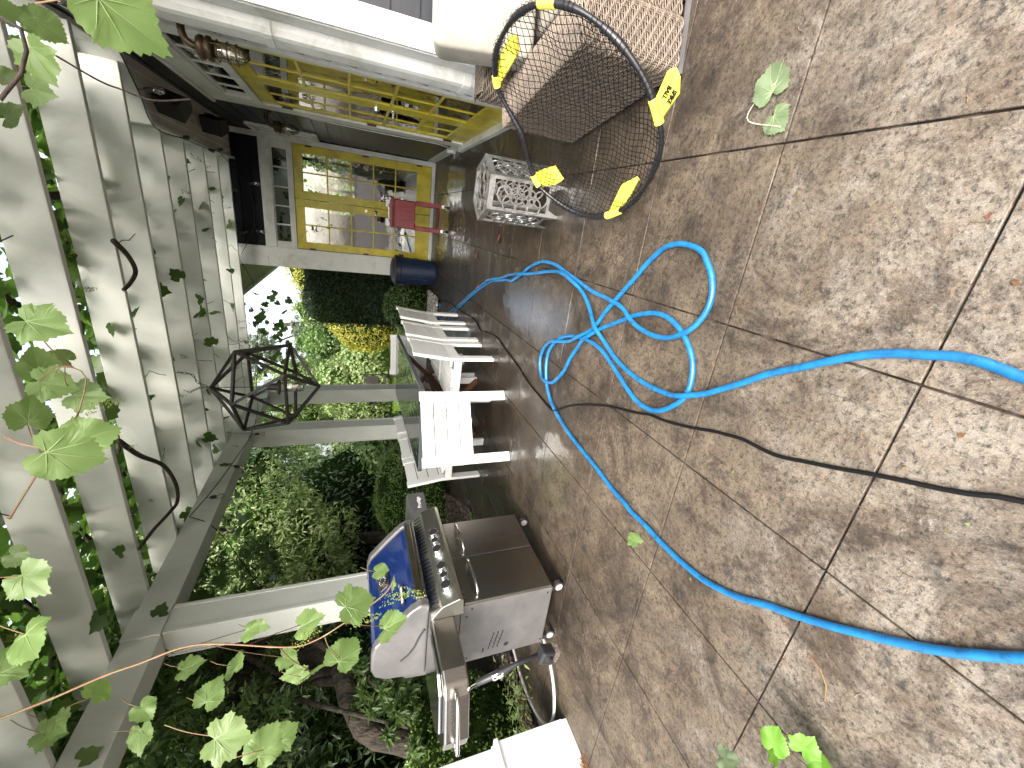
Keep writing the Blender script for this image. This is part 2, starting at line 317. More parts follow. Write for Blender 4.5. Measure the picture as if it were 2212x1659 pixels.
RING=[(0.681,2.21,0.695),(0.738,2.12,0.719),(0.783,1.974,0.713),(0.795,1.865,0.687),(0.787,1.769,0.648),(0.754,1.67,0.582),(0.71,1.604,0.516),(0.65,1.55,0.44),(0.584,1.519,0.365),(0.525,1.509,0.304),(0.458,1.516,0.242),(0.393,1.539,0.187),(0.317,1.611,0.138),(0.229,1.731,0.094),(0.167,1.859,0.077),(0.126,1.999,0.085),(0.119,2.126,0.122),(0.138,2.226,0.174),(0.182,2.307,0.244),(0.247,2.37,0.329),(0.328,2.354,0.402),(0.404,2.308,0.46),(0.46,2.277,0.504),(0.516,2.273,0.556),(0.576,2.272,0.614),(0.629,2.259,0.661)]
LEAF=[(0.266,1.115,1.705,0.125),(-0.655,1.876,2.393,0.125),(-0.751,2.224,2.508,0.09),(-0.675,1.711,2.273,0.125),(-0.744,1.769,2.227,0.125),(-0.772,1.705,2.353,0.125),(-0.659,1.282,1.994,0.125),(-0.57,1.027,1.905,0.125),(-0.396,1.439,2.11,0.125),(-1.163,1.024,1.333,0.125),(-1.618,1.376,1.518,0.125),(-1.429,1.065,1.372,0.125),(-1.667,1.199,1.477,0.125),(-1.977,1.426,1.599,0.125),(-1.84,1.403,1.612,0.09),(-2.042,1.771,1.794,0.09),(-1.43,1.132,1.209,0.125),(-1.703,1.668,1.216,0.09),(-2.081,1.926,1.122,0.09),(-2.183,1.743,2.096,0.125),(-2.032,1.473,1.928,0.125),(-2.032,1.586,1.861,0.125),(-1.748,1.502,1.759,0.09),(-2.149,1.701,2.422,0.125),(-2.357,1.701,2.625,0.125),(-1.157,1.324,2.242,0.125),(-1.417,1.768,2.556,0.09),(-1.196,1.131,2.158,0.125),(-1.388,1.253,2.3,0.125),(-2.319,1.702,2.591,0.125),(-2.333,1.554,2.25,0.125),(-1.913,1.377,2.107,0.09),(-1.712,1.016,1.627,0.125),(-2.233,1.339,1.642,0.125),(-1.441,0.896,1.676,0.125),(0.545,2.572,2.558,0.09),(0.622,3.032,2.717,0.125),(0.504,2.48,2.413,0.125),(0.285,1.856,2.176,0.125),(0.252,2.237,2.369,0.125),(0.207,2.802,2.749,0.125),(0.35,2.761,2.714,0.09),(-0.069,3.906,3.423,0.09)]
SHOOTB=[(-1.715,1.329,2.441),(-1.633,1.296,2.283),(-1.54,1.264,2.116),(-1.487,1.239,2.005),(-1.424,1.212,1.879),(-1.396,1.176,1.765),(-1.378,1.093,1.55),(-1.347,1.07,1.464),(-1.279,1.058,1.37),(-1.203,1.05,1.276),(-1.162,1.049,1.235),(-1.124,1.057,1.216)]
SHOOTA=[(-1.054,1.508,2.363),(-0.891,1.534,2.264),(-0.791,1.542,2.187),(-0.711,1.56,2.151),(-0.607,1.593,2.128),(-0.583,1.617,2.163),(-0.58,1.63,2.19)]
TABS=[[(0.704,2.208,0.687),(0.763,2.044,0.689),(0.756,2.018,0.673),(0.711,2.056,0.642),(0.644,2.258,0.647)],[(0.507,1.467,0.301),(0.561,1.394,0.329),(0.56,1.372,0.32),(0.538,1.37,0.298),(0.501,1.391,0.269),(0.452,1.475,0.25)],[(0.308,2.404,0.36),(0.324,2.314,0.344),(0.336,2.216,0.323),(0.28,2.208,0.265),(0.262,2.27,0.269),(0.252,2.399,0.304)],[(0.131,2.029,0.059),(0.25,1.865,0.119),(0.262,1.848,0.125),(0.287,1.757,0.119),(0.276,1.75,0.106),(0.218,1.831,0.076),(0.165,1.919,0.056),(0.136,1.986,0.05)]]
SLEEVES=[((0.794,1.816,0.67),(0.778,1.733,0.626)),((0.677,2.236,0.7),(0.63,2.251,0.659)),((0.503,1.509,0.283),(0.449,1.517,0.233)),((0.292,2.386,0.378),(0.247,2.367,0.327)),((0.124,1.995,0.081),(0.152,1.896,0.075))]
TXT=[(0.513,1.373,0.298),(0.471,1.434,0.278),(0.522,1.39,0.312),(0.487,1.44,0.296)]
STEMS=[[(-1.725,3.267,2.88),(-1.963,3.473,2.88),(-2.271,3.807,2.88),(-2.57,3.962,2.88),(-2.733,3.923,2.88),(-2.718,3.75,2.88),(-2.649,3.445,2.88),(-2.615,3.181,2.88)],[(-0.416,3.77,2.88),(-0.534,3.936,2.88),(-0.654,4.003,2.88),(-0.726,3.88,2.88),(-0.754,3.767,2.88)],[(0.491,2.938,2.607),(0.406,2.824,2.417),(0.382,2.775,2.323),(0.352,2.705,2.186),(0.378,2.646,2.021)],[(0.33,1.629,2.128),(0.309,1.6,2.08),(0.26,1.575,2.068),(0.206,1.559,2.082),(0.17,1.555,2.109),(0.141,1.553,2.131)]]
# ================= setting =================
def flat(name,poly,z,mat,kind='structure',th=0):
    b=MB(); 
    if th: b.prism(poly,2,z-th,z)
    else: b.add([(x,y,z) for x,y in poly],[tuple(range(len(poly)))])
    o=b.build(name,mat); o['kind']=kind; return o
LAWN=mat('lawn_green',(.14,.22,.05),.9,c2=(.2,.3,.07),scale=3,bs=.6,bscale=60,bd=.02)
flat('ground',[(-150,-150),(150,-150),(150,150),(-150,150)],-.06,SOIL)
flat('lawn',[(-60,8.6),(-1.2,8.6),(-1.2,60),(-60,60)],-.035,LAWN)
SX,SY,SP=.372,1.143,.611
b=MB(); g=.0034
for i in range(-11,6):
    for j in range(-6,9):
        x1=SX-SP*j; x0=x1-SP; y1=SY-SP*(i-0); y0=y1-SP
        if x1>3.4 or x0<-4.8 or y1>8: continue
        if x0>.9 and y0>2.9: continue
        b.box(x0+g,x1-g,y0+g,y1-g,-.05,0)
pt=b.build('patio',PATIO,bevel=.0016,seg=1); pt['kind']='structure'
b=MB(); b.box(-4.9,3.4,-2.9,8.1,-.055,-.009)
JOINT=mat('joint_dirt',(.018,.014,.011),.95,c2=(.09,.075,.06),scale=9,lo=.45,hi=.65,spec=.05)
o=b.build('patio_joints',JOINT); o['kind']='structure'
# planting beds: irregular mulch edge lying over the patio edge
def bed(name,poly):
    P=catmull([(x,y,0) for x,y in poly],.12,True); n=len(P); c=Vector((sum(p.x for p in P)/n,sum(p.y for p in P)/n,0))
    V=[];F=[]; rings=[(1,-.02),(.985,.02),(.95,.035),(.8,.05),(.5,.06),(.2,.06)]
    for k,(s_,z) in enumerate(rings):
        for p in P:
            q=c+(p-c)*s_; V.append((q.x+random.uniform(-.015,.015),q.y+random.uniform(-.015,.015),z+random.uniform(-.008,.01)))
    for k in range(len(rings)-1):
        for i in range(n): F.append((k*n+i,k*n+(i+1)%n,(k+1)*n+(i+1)%n,(k+1)*n+i))
    F.append(tuple((len(rings)-1)*n+i for i in range(n)))
    o=MB().add(V,F).build(name,SOIL,smooth=True); o['kind']='structure'
bed('planting_bed',[(-3.62,-2.5),(-3.62,0),(-3.6,2.0),(-3.5,2.9),(-3.18,3.9),(-3.45,4.4),(-3.9,5.2),(-4.3,5.9),(-4.6,7),(-6,8.2),(-9,8),(-9,3),(-9,-2.5)])
bed('planting_bed',[(-1.25,6.62),(-1.25,8.9),(-1.0,10.8),(-3.2,11.2),(-4.2,9.6),(-4.3,8),(-4.1,6.9),(-2.6,6.75)])
# pebbles along the bed edge near the hedge (uncountable)
def scatter_blobs(name,pts,rs,mat,kind='stuff'):
    base=np.array([(1,0,0),(0,1,0),(-1,0,0),(0,-1,0),(0,0,1),(0,0,-1)],float); T=np.array([(0,1,4),(1,2,4),(2,3,4),(3,0,4),(1,0,5),(2,1,5),(3,2,5),(0,3,5)])
    n=len(pts); a=rng.uniform(0,2*PI,n); sc=np.stack([rs*rng.uniform(.7,1.3,n),rs*rng.uniform(.7,1.3,n),rs*rng.uniform(.4,.8,n)],1)
    v=base[None]*sc[:,None]; ca,sa=np.cos(a)[:,None],np.sin(a)[:,None]
    V=np.stack([v[...,0]*ca-v[...,1]*sa,v[...,0]*sa+v[...,1]*ca,v[...,2]],-1)+np.array(pts)[:,None]
    F=(T[None]+6*np.arange(n)[:,None,None]).reshape(-1,3)
    o=arrays_mesh(name,V.reshape(-1,3),F,mat,smooth=True); 
    if kind: o['kind']=kind
    return o
m_,t_,b_=NEW('pebble'); gg=N(t_,'ShaderNodeNewGeometry')
t_.links.new(ramp(t_,gg.outputs['Random Per Island'],[(0,(.08,.07,.06,1)),(.6,(.25,.22,.19,1)),(1,(.55,.52,.47,1))]),b_.inputs['Base Color']); b_.inputs['Roughness'].default_value=.6; PEB=m_
n=1400; P=np.stack([rng.uniform(-1.75,-1.2,n),rng.uniform(6.6,7.5,n),np.full(n,.05)],1)
scatter_blobs('pebbles',P,rng.uniform(.012,.04,n),PEB)
m_,t_,b_=NEW('bark_chip'); gg=N(t_,'ShaderNodeNewGeometry')
t_.links.new(ramp(t_,gg.outputs['Random Per Island'],[(0,(.012,.01,.01,1)),(.6,(.05,.035,.028,1)),(1,(.16,.11,.08,1))]),b_.inputs['Base Color']); b_.inputs['Roughness'].default_value=.8; CHIP=m_
n=9000; u=rng.uniform(0,1,n); yy=rng.uniform(.6,6.6,n); ex=np.interp(yy,[0,2,2.9,3.9,4.4,5.2,5.9,7],[-3.63,-3.6,-3.5,-3.2,-3.47,-3.92,-4.3,-4.6])
P=np.stack([ex-.02-(u**1.7)*1.6,yy,np.full(n,.045)+rng.uniform(-.01,.012,n)],1)
scatter_blobs('mulch',P,rng.uniform(.008,.022,n),CHIP)
# ================= house =================
W1,W2=.90,7.75
class PB(MB):
    def __init__(s,pl): super().__init__(); s.pl=pl
    def r(s,a0,a1,z0,z1,d0,d1):
        if s.pl==1: return s.box(W1-d1,W1-d0,a0,a1,z0,z1)
        return s.box(a0,a1,W2-d1,W2-d0,z0,z1)
house=thing('house','navy sided house with yellow double french doors and white trim beside the patio','house',(W1,2.9,0))
def laps(b,pl,a0,a1,z0,z1,ex=.16,yface=None):
    z=math.floor(z0/ex)*ex
    while z<z1:
        lo,hi=max(z,z0),min(z+ex+.004,z1)
        if hi-lo>.01:
            prof=[(0,lo),(.016,lo),(.004,hi),(0,hi)]
            if pl==1: b.prism([(W1-dd,zz) for dd,zz in prof],1,a0,a1)
            elif pl==2: b.prism([(W2-dd,zz) for dd,zz in prof][::-1],0,a0,a1)
            else: b.prism([(yface-dd,zz) for dd,zz in prof][::-1],0,a0,a1)
        z+=ex
b=PB(1)
for a0,a1,z0,z1 in ((2.9,3.62,0,3.0),(5.5,7.75,0,3.0),(3.62,5.5,2.17,2.22),(3.62,5.5,2.46,3.0),(3.62,3.74,2.22,2.46),(5.4,5.5,2.22,2.46),(3.62,5.5,-.05,.03)):
    b.r(a0,a1,z0,z1,-.12,0)
b2=PB(2)
for a0,a1,z0,z1 in ((-1.0,-.72,0,3.2),(.80,1.1,0,3.2),(-.72,.80,2.15,2.22),(-.72,.80,2.44,3.2),(-.72,-.64,2.22,2.44),(.71,.8,2.22,2.44),(-.72,.80,-.05,.03)):
    b2.r(a0,a1,z0,z1,-.12,-.001)
b.add(b2.v,b2.f); b.box(W1+.12,6,2.9,3.02,0,3.0); b.build('wall',INTW,house)
b=MB()
laps(b,1,3.02,3.56,.12,2.93); laps(b,1,5.74,7.745,.12,2.93); laps(b,1,3.5,5.8,2.62,2.93)
laps(b,3,W1+.1,6,.05,3.0,yface=2.9)
b.build('siding',NAVY,house)
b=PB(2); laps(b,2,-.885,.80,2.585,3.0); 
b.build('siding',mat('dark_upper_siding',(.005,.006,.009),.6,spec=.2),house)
# corner board, skirt, door and transom casings
b=MB(); b.box(W1-.02,W1+.115,2.872,2.898,0,3.0); b.box(W1-.024,W1-.002,2.9,3.02,0,3.0)
b.build('corner_board',TRIM,house,bevel=.003)
b=MB(); b.box(W1-.026,W1-.002,5.76,7.72,0,.13); b.box(W1-.026,W1-.002,3.02,3.55,0,.13)
b.build('skirt_board',TRIM,house,bevel=.003)
b=PB(1)
b.r(3.55,3.62,0.0,2.62,.002,.034); b.r(5.50,5.74,.06,2.62,.002,.034)
b.r(3.622,5.498,2.155,2.225,.002,.033); b.r(3.622,5.498,2.46,2.62,.002,.036)
b.r(3.51,5.78,2.621,2.655,.002,.055); b.r(3.622,3.74,2.226,2.459,.002,.030); b.r(5.40,5.498,2.226,2.459,.002,.030)
b.r(3.50,5.80,0,.055,.002,.075)
b.build('door_casing',TRIM,house,bevel=.004)
b=PB(2)
b.r(-1.03,-.725,0,3.02,.002,.03); b.r(-.724,-.70,2.15,2.6,.002,.024); b.r(.80,.872,0,3.02,.002,.03)
b.r(-.723,.799,2.152,2.215,.002,.026); b.r(-.723,.799,2.445,2.575,.002,.032); b.r(-.723,-.645,2.216,2.444,.002,.022); b.r(.712,.799,2.216,2.444,.002,.022)
b.r(-.96,.87,3.001,3.09,.002,.035); b.r(-.885,.80,2.576,2.60,.002,.02) ; b.r(-1.028,-.886,2.58,3.0,.031,.04)
b.r(-.80,.86,0,.055,.002,.07); b.r(-1.034,-.99,.0,3.0,-.4,.0)
b.build('door_casing',TRIM,house,bevel=.004)
# transoms
def transom(pl,a0,a1,z0,z1,n):
    b=PB(pl)
    wv=(a1-a0)/n
    for k in range(1,n): b.r(a0+k*wv-.011,a0+k*wv+.011,z0,z1,-.005,.012)
    b.r(a0,a1,z0-.001,z0+.018,-.03,.013); b.r(a0,a1,z1-.018,z1+.001,-.03,.013); b.r(a0-.001,a0+.018,z0,z1,-.03,.014); b.r(a1-.018,a1+.001,z0,z1,-.03,.014)
    t=b.build('transom_window',TRIM,house,bevel=.003)
    g_=PB(pl); g_.r(a0+.01,a1-.01,z0+.01,z1-.01,.0,.005); g_.build('window_pane',GLASS,t)
transom(1,3.74,5.40,2.226,2.459,5); transom(2,-.645,.712,2.216,2.444,5)
# small window beside the inner corner
b=PB(1); b.r(7.03,7.71,1.76,1.83,.018,.05); b.r(7.03,7.71,2.55,2.62,.018,.05); b.r(7.03,7.10,1.831,2.549,.018,.048); b.r(7.64,7.71,1.831,2.549,.018,.048)
b.r(7.101,7.639,2.17,2.20,.018,.04); b.r(7.36,7.38,1.831,2.549,.018,.038)
t=b.build('window',TRIM,house,bevel=.003); g_=PB(1); g_.r(7.10,7.64,1.83,2.55,.02,.026); g_.build('window_pane',GLASS,t)
# door leaves
def leaf(pl,a0,a1,z0,z1,hinge,handle=False):
    st,tr_,br,mun=.115,.13,.235,.022
    b=PB(pl); D0,D1=-.03,.014
    b.r(a0,a0+st,z0,z1,D0,D1); b.r(a1-st,a1,z0,z1,D0,D1)
    b.r(a0+st,a1-st,z0,z0+br,D0,D1-.0005); b.r(a0+st,a1-st,z1-tr_,z1,D0,D1-.0005)
    ga0,ga1,gz0,gz1=a0+st,a1-st,z0+br,z1-tr_
    b.r((ga0+ga1)/2-mun/2,(ga0+ga1)/2+mun/2,gz0,gz1,-.006,D1-.004)
    for k in range(1,5):
        z=gz0+(gz1-gz0)*k/5; b.r(ga0,ga1,z-mun/2,z+mun/2,-.005,D1-.003)
    dr=b.build('door',YEL,house,bevel=.004)
    g_=PB(pl); g_.r(ga0-.005,ga1+.005,gz0-.005,gz1+.005,-.002,.003); g_.build('door_glass',GLASS,dr)
    for z in (z0+.2,(z0+z1)/2,z1-.22):
        h=PB(pl); aa=a0 if hinge<0 else a1; h.r(aa-.022,aa+.022,z-.045,z+.045,D1+.001,D1+.008)
        if pl==1: h.cyl((W1-D1-.010,aa,z-.05),(W1-D1-.010,aa,z+.05),.008,n=8)
        h.build('hinge',BRONZE,dr)
    if handle:
        ah=a0+.055 if hinge>0 else a1-.055
        h=MB()
        def P(a,z,d): return (W1-d,a,z) if pl==1 else (a,W2-d,z)
        sg=1 if hinge>0 else -1
        h.cyl(P(ah,.95,D1),P(ah,.95,D1+.012),.03,n=20); h.cyl(P(ah,.95,D1+.012),P(ah,.95,D1+.05),.012,n=12)
        h.tube([P(ah,.95,D1+.05),P(ah+sg*.04,.948,D1+.056),P(ah+sg*.10,.944,D1+.054)],[.012,.010,.008],10)
        h.build('door_handle',CHROME,dr,smooth=True)
        h=MB(); h.cyl(P(ah,1.10,D1),P(ah,1.10,D1+.028),.028,.022,n=20); h.build('deadbolt',CHROME,dr,smooth=False)
leaf(1,3.62,4.555,.058,2.15,-1); leaf(1,4.562,5.497,.058,2.15,1,True)
leaf(2,-.718,.036,.058,2.148,-1,True); leaf(2,.043,.797,.058,2.148,1)
# interiors
b=MB()
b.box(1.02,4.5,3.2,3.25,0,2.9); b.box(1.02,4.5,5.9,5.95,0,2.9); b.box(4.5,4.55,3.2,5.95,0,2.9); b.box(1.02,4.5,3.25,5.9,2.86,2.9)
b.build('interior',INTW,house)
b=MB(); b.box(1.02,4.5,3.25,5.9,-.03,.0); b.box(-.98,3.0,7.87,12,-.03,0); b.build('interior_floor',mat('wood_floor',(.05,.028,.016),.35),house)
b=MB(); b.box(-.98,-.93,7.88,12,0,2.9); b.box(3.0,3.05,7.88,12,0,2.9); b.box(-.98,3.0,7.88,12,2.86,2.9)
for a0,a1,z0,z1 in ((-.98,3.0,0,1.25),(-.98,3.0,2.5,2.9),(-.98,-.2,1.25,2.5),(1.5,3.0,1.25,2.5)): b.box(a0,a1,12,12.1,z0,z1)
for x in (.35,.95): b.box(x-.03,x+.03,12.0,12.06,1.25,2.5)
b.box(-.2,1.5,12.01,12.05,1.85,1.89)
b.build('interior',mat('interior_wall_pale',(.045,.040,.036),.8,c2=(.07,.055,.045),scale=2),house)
b=MB()
for k in range(34):
    z=.35+k*.05; b.box(1.10,1.135,3.66,4.5,z,z+.004,)
for k in range(24): z=.85+k*.05; b.box(1.10,1.135,4.6,5.45,z,z+.004)
b.build('window_blind',BLIND,house)
# downspout
b=MB()
prof=[(0,3.04),(-.05,3.05),(-.075,3.07),(-.085,3.10),(-.08,3.125),(-.086,3.15),(-.08,3.175),(-.086,3.20),(-.08,3.225),(-.083,3.245),(-.06,3.268),(0,3.275)]
b.prism([(W1-.004+x,y) for x,y in prof],2,.1,3.2)
ds=b.build('downspout',TRIM,house,bevel=.002)
for z in (.6,1.72,2.7):
    b=MB(); b.prism([(W1-.004+x*1.06,3.1575+(y-3.1575)*1.06) for x,y in prof],2,z,z+.05); b.build('strap',TRIM,ds)
# eaves, fascia, roof
so_poly=[(.48,7.72),(.48,4.9),(.98,4.38),(1.2,4.38),(1.2,7.72)]
b=MB(); 
b.prism(so_poly,2,2.95,2.965)
sf=b.build('soffit',SOFFIT,house)
b=MB()
for k in range(1,5): 
    x=.48+k*.085; y0=4.9 if x<.5 else 4.9-(x-.48)*1.04
    b.box(x-.004,x+.004,y0,7.72,2.944,2.951)
b.build('batten',mat('soffit_groove',(.75,.70,.62),.6),sf)
b=MB(); P=[(.45,7.72),(.45,4.885),(.965,4.35)]; Q=[(.48,7.72),(.48,4.90),(.98,4.382)]
for (p0,p1,q0,q1) in ((P[0],P[1],Q[0],Q[1]),(P[1],P[2],Q[1],Q[2])): b.prism([p0,p1,q1,q0],2,2.90,3.24)
b.box(.86,.898,2.65,4.37,2.96,3.24)
b.build('fascia',WHITE,house,bevel=.004)
b=MB(); 
for A_,B_ in (((.43,7.7,3.19),(.43,4.87,3.19)),((.43,4.87,3.19),(.95,4.33,3.19))): b.bar(A_,B_,.035,.05)
b.build('gutter',WHITE,house,bevel=.004)
b=MB(); b.add([(.42,12,3.24),(.42,4.9,3.24),(.9,4.4,3.24),(.9,2.65,3.24),(6,2.65,4.9),(6,12,4.9)],[(0,1,2,3,4,5)])
b.add([(.42,12,3.28),(.42,4.9,3.28),(.9,4.4,3.28),(.9,2.65,3.28),(6,2.65,4.94),(6,12,4.94)],[(5,4,3,2,1,0)])
b.build('roof',mat('shingle',(.06,.06,.062),.9,bs=.5),house)
# rear eave seen past the corner board
b=MB(); b.box(-1.55,-1.03,7.95,12.4,3.10,3.13); b.build('soffit',mat('pale_green_soffit',(.42,.46,.30),.6),house)
b=MB(); b.box(-1.60,-1.551,7.9,12.4,3.05,3.24); b.box(-1.55,-.9,7.9,7.948,3.06,3.24); b.build('fascia',WHITE,house)
b=MB(); b.box(-1.03,-.99,7.8,12.1,0,3.1); b.build('wall',TRIM,house)
# low-voltage box and cable by the inner corner
bx=MB(); M=Matrix.Translation((W1-.06,5.98,.10))@Matrix.Rotation(R(35),4,'X'); bx.box(-.02,.03,-.05,.05,-.03,.03,M)
o=bx.build('junction_box',TRIM,None,bevel=.004); tag(o,'small white cable box near the ground between the two doors','junction box')
b=MB(); b.tube(catmull([(W1-.035,5.77,1.75),(W1-.04,5.775,1.0),(W1-.035,5.79,.3),(W1-.05,5.93,.12),(W1-.08,5.99,.06),(W1-.12,6.1,.03),(W1-.03,6.25,.02)],.05),.005,6)
tag(b.build('cable',TRIM,None,smooth=True),'thin white cable running down beside the near yellow doors','cable')
# ================= wall lamps =================
def wall_lamp(y,z,label):
    t=thing('wall_lamp',label,'wall lamp',(W1,y,z),0,'caged brass wall lamps beside the near doors')
    b=MB(); b.cyl((W1,y,z),(W1-.025,y,z),.062,.055,24); b.cyl((W1-.025,y,z),(W1-.04,y,z),.035,.03,20); b.build('wall_plate',BRONZE,t,smooth=False,bevel=.003)
    b=MB(); cx=W1-.15
    b.tube(catmull([(W1-.04,y,z),(W1-.085,y,z+.005),(W1-.13,y,z-.01),(cx,y,z-.045),(cx,y,z-.075)],.012),.019,14)
    b.lathe([(.022,-.06),(.05,-.065),(.058,-.08),(.058,-.095),(.05,-.10),(.05,-.11),(.061,-.115),(.061,-.135),(.045,-.137)],(cx,y,z),24)
    b.build('arm',BRONZE,t,smooth=True)
    b=MB(); b.lathe([(.040,-.135),(.043,-.20),(.042,-.25),(.034,-.285),(.018,-.302),(.003,-.306)],(cx,y,z),24); b.build('glass_jar',BULB,t,smooth=True)
    b=MB()
    for zz in (-.165,-.215,-.26): b.tube([(cx+.052*math.cos(a),y+.052*math.sin(a),z+zz) for a in np.linspace(0,2*PI,24,False)],.0035,6,True)
    for k in range(4):
        a=k*PI/2+.4; b.tube(catmull([(cx+.052*math.cos(a),y+.052*math.sin(a),z-.13),(cx+.052*math.cos(a),y+.052*math.sin(a),z-.26),(cx+.04*math.cos(a),y+.04*math.sin(a),z-.30),(cx+.002*math.cos(a),y+.002*math.sin(a),z-.322)],.02),.0038,6)
    b.build('cage',BRONZE,t,smooth=True)
wall_lamp(3.34,2.20,'large brass caged lamp on the siding, nearer of two, between downspout and doors')
wall_lamp(5.98,2.20,'dark caged lamp on the siding past the near doors, close to the far doors')
# speakers
def speaker(c,rz,label):
    t=thing('speaker',label,'speaker',c,rz,'black outdoor speakers under the soffit',local=True)
    b=MB(); M=Matrix.Rotation(R(-20),4,'X'); b.prism([(-.09,-.08),(.09,-.08),(.075,.06),(.04,.09),(-.04,.09),(-.075,.06)],2,-.11,.11); b.v=[tuple(M@Vector(v)) for v in b.v]
    b.build('cabinet',DARK,t,bevel=.008)
    b=MB(); b.box(-.07,.07,-.086,-.081,-.10,.10,M); b.build('grille',mat('speaker_grille',(.03,.03,.03),.8,bs=.8,bscale=700),t)
    b=MB(); b.tube([(-.1,0,-.02),(-.11,0,.07),(0,0,.10),(.11,0,.07),(.1,0,-.02)],.006,8); b.cyl((0,0,.10),(0,0,.125),.03,n=16); b.build('bracket',DARK,t)
speaker((.66,5.05,2.79),R(-50),'black outdoor speaker on the soffit nearer the camera')
speaker((.70,6.35,2.79),R(-25),'black outdoor speaker at the far end of the soffit above the corner')
# ================= pergola =================
perg=thing('pergola','white painted timber pergola with tall rafters covered in grape vine','pergola',(-3.1,2.8,0))
PX=-3.10
for i,(y0,y1) in enumerate(((2.80,3.04),(5.94,6.19),(7.40,7.66))):
    b=MB(); b.box(PX-.24,PX,y0,y1,0,2.69); 
    for xx in (PX-.24,PX): 
        b.box(xx-.008,xx+.008,y0-.008,y0+.022,0,2.68); b.box(xx-.008,xx+.008,y1-.022,y1+.008,0,2.68)
    b.box(PX-.225,PX+.012,y0-.012,y1+.012,2.692,2.93)
    b.build('post',WHITE,perg,bevel=.003)
b=MB(); b.box(PX-.215,PX-.006,-.6,2.787,2.69,2.925); b.box(PX-.215,PX-.006,3.053,5.927,2.69,2.925); b.box(PX-.215,PX-.006,6.203,7.387,2.69,2.925)
b.box(PX-.215,PX-.17,7.4,8.4,2.70,2.925)
b.build('beam',WHITE,perg,bevel=.005)
RY=[.85,1.46,2.07,2.69,3.30,3.94,4.53,5.14,5.72,6.37,6.93,7.50]
for k,y in enumerate(RY):
    xr=1.6 if y<2.8 else (.855 if y<4.35 else (.45 if y>4.9 else .45+(4.9-y)*.95))
    b=MB(); z0,z1=2.93,3.168; xl=PX-.02-.0
    b.prism([(xr,z0),(xr,z1),(PX-.42,z1),(PX-.42,z1-.06),(PX-.26,z0+.02),(PX-.19,z0)],1,y-.042,y)
    b.v=[(v[0],v[1]+.0015*math.sin(v[0]*3+k),v[2]) for v in b.v]
    b.build('rafter',WHITE,perg,bevel=.004)
b=MB(); b.box(.86,1.6,.2,1.2,2.94,2.99); 
# plinth post in the left foreground
t=thing('porch_post','white boxed post base with a trim step, rotten at one foot, at the left edge','post',(-3.25,1.25,0))
b=MB(); b.box(-3.42,-3.08,1.10,1.44,.035,.495); b.box(-3.405,-3.083,1.112,1.437,0,.034); b.build('plinth',mat('clean_white_paint',(.82,.83,.82),.4,dirt=(.6,.6,.56),dscale=6),t,bevel=.004)
b=MB(); b.box(-3.43,-3.066,1.09,1.452,.496,.525); b.box(-3.41,-3.09,1.10,1.43,.526,.545); b.build('cap_moulding',CHAIRW,t,bevel=.006)
b=MB(); b.box(-3.40,-3.10,1.12,1.42,.546,2.92); b.build('shaft',CHAIRW,t,bevel=.004)
b=MB(); random.seed(3)
P=[(-3.07,1.16+.02*i+random.uniform(-.01,.01),random.uniform(.0,.03)) for i in range(5)]
b.prism([(1.12,0),(1.21,0),(1.20,.02),(1.185,.012),(1.17,.035),(1.15,.02),(1.14,.045),(1.12,.03)],0,-3.10,-3.055); b.build('rotten_foot',WOODX,t)
# ================= dining set =================
def make_chair(w,label):
    t=thing('patio_chair',label,'chair',(0,0,0),0,'white slatted dining chairs round the glass table',local=True)
    yb=-.25; bt=.032; bw=.085
    for s in (-1,1):
        b=MB(); x0,x1=(s*w/2-bw,s*w/2) if s>0 else (s*w/2,s*w/2+bw)
        prof=[(yb,0),(yb+bt,0),(yb+bt,.43),(yb-.055+bt,.805),(yb-.055,.805),(yb,.43)]
        b.prism(prof,0,x0,x1); b.build('rear_leg',CHAIRW,t,bevel=.003)
        b=MB(); xx0,xx1=(s*w/2-.038,s*w/2) if s>0 else (s*w/2,s*w/2+.038)
        b.box(xx0,xx1,.17,.245,0,.40); b.build('front_leg',CHAIRW,t,bevel=.003)
        b=MB(); b.box(xx0+s*.0006,xx1-s*.002,yb+bt+.001,.169,.33,.40); b.build('apron',CHAIRW,t,bevel=.002)
    b=MB(); b.box(-w/2+.04,w/2-.04,.215,.24,.33,.40); b.build('apron',CHAIRW,t,bevel=.002)
    b=MB(); n=4; z0=.335; hh=(.80-z0)/n
    for k in range(n):
        za,zb=z0+k*hh+.005,z0+(k+1)*hh-.005
        def yy(z): return yb if z<.43 else yb-(z-.43)/.375*.055
        prof=[(yy(za)+.004,za),(yy(za)+.026,za),(yy(zb)+.026,zb),(yy(zb)+.004,zb)]
        if za<.43<zb: prof=[(yy(za)+.004,za),(yy(za)+.026,za),(yy(.43)+.026,.43),(yy(zb)+.026,zb),(yy(zb)+.004,zb),(yy(.43)+.004,.43)]
        b.prism(prof,0,-w/2+bw+.0005,w/2-bw-.0005)
    b.build('backrest',CHAIRW,t,bevel=.002)
    b=MB(); n=5; y0,y1=yb+bt+.006,.255; ww=(y1-y0)/n
    for k in range(n): b.box(-w/2-.006 if k else -w/2+bw,w/2+.006 if k else w/2-bw,y0+k*ww+.004,y0+(k+1)*ww-.004,.4015,.424)
    b.build('seat',CHAIRW,t,bevel=.003)
    return t
ch=make_chair(.655,'white slatted chair at the near end of the table, its back square to the viewer')
ch.location=(-1.845,3.37,0); ch.rotation_euler=(0,0,R(33))
c1=make_chair(.53,'white slatted chair on the house side of the table, nearest of that row')
c1.location=(-1.485,4.0,0); c1.rotation_euler=(0,0,R(88))
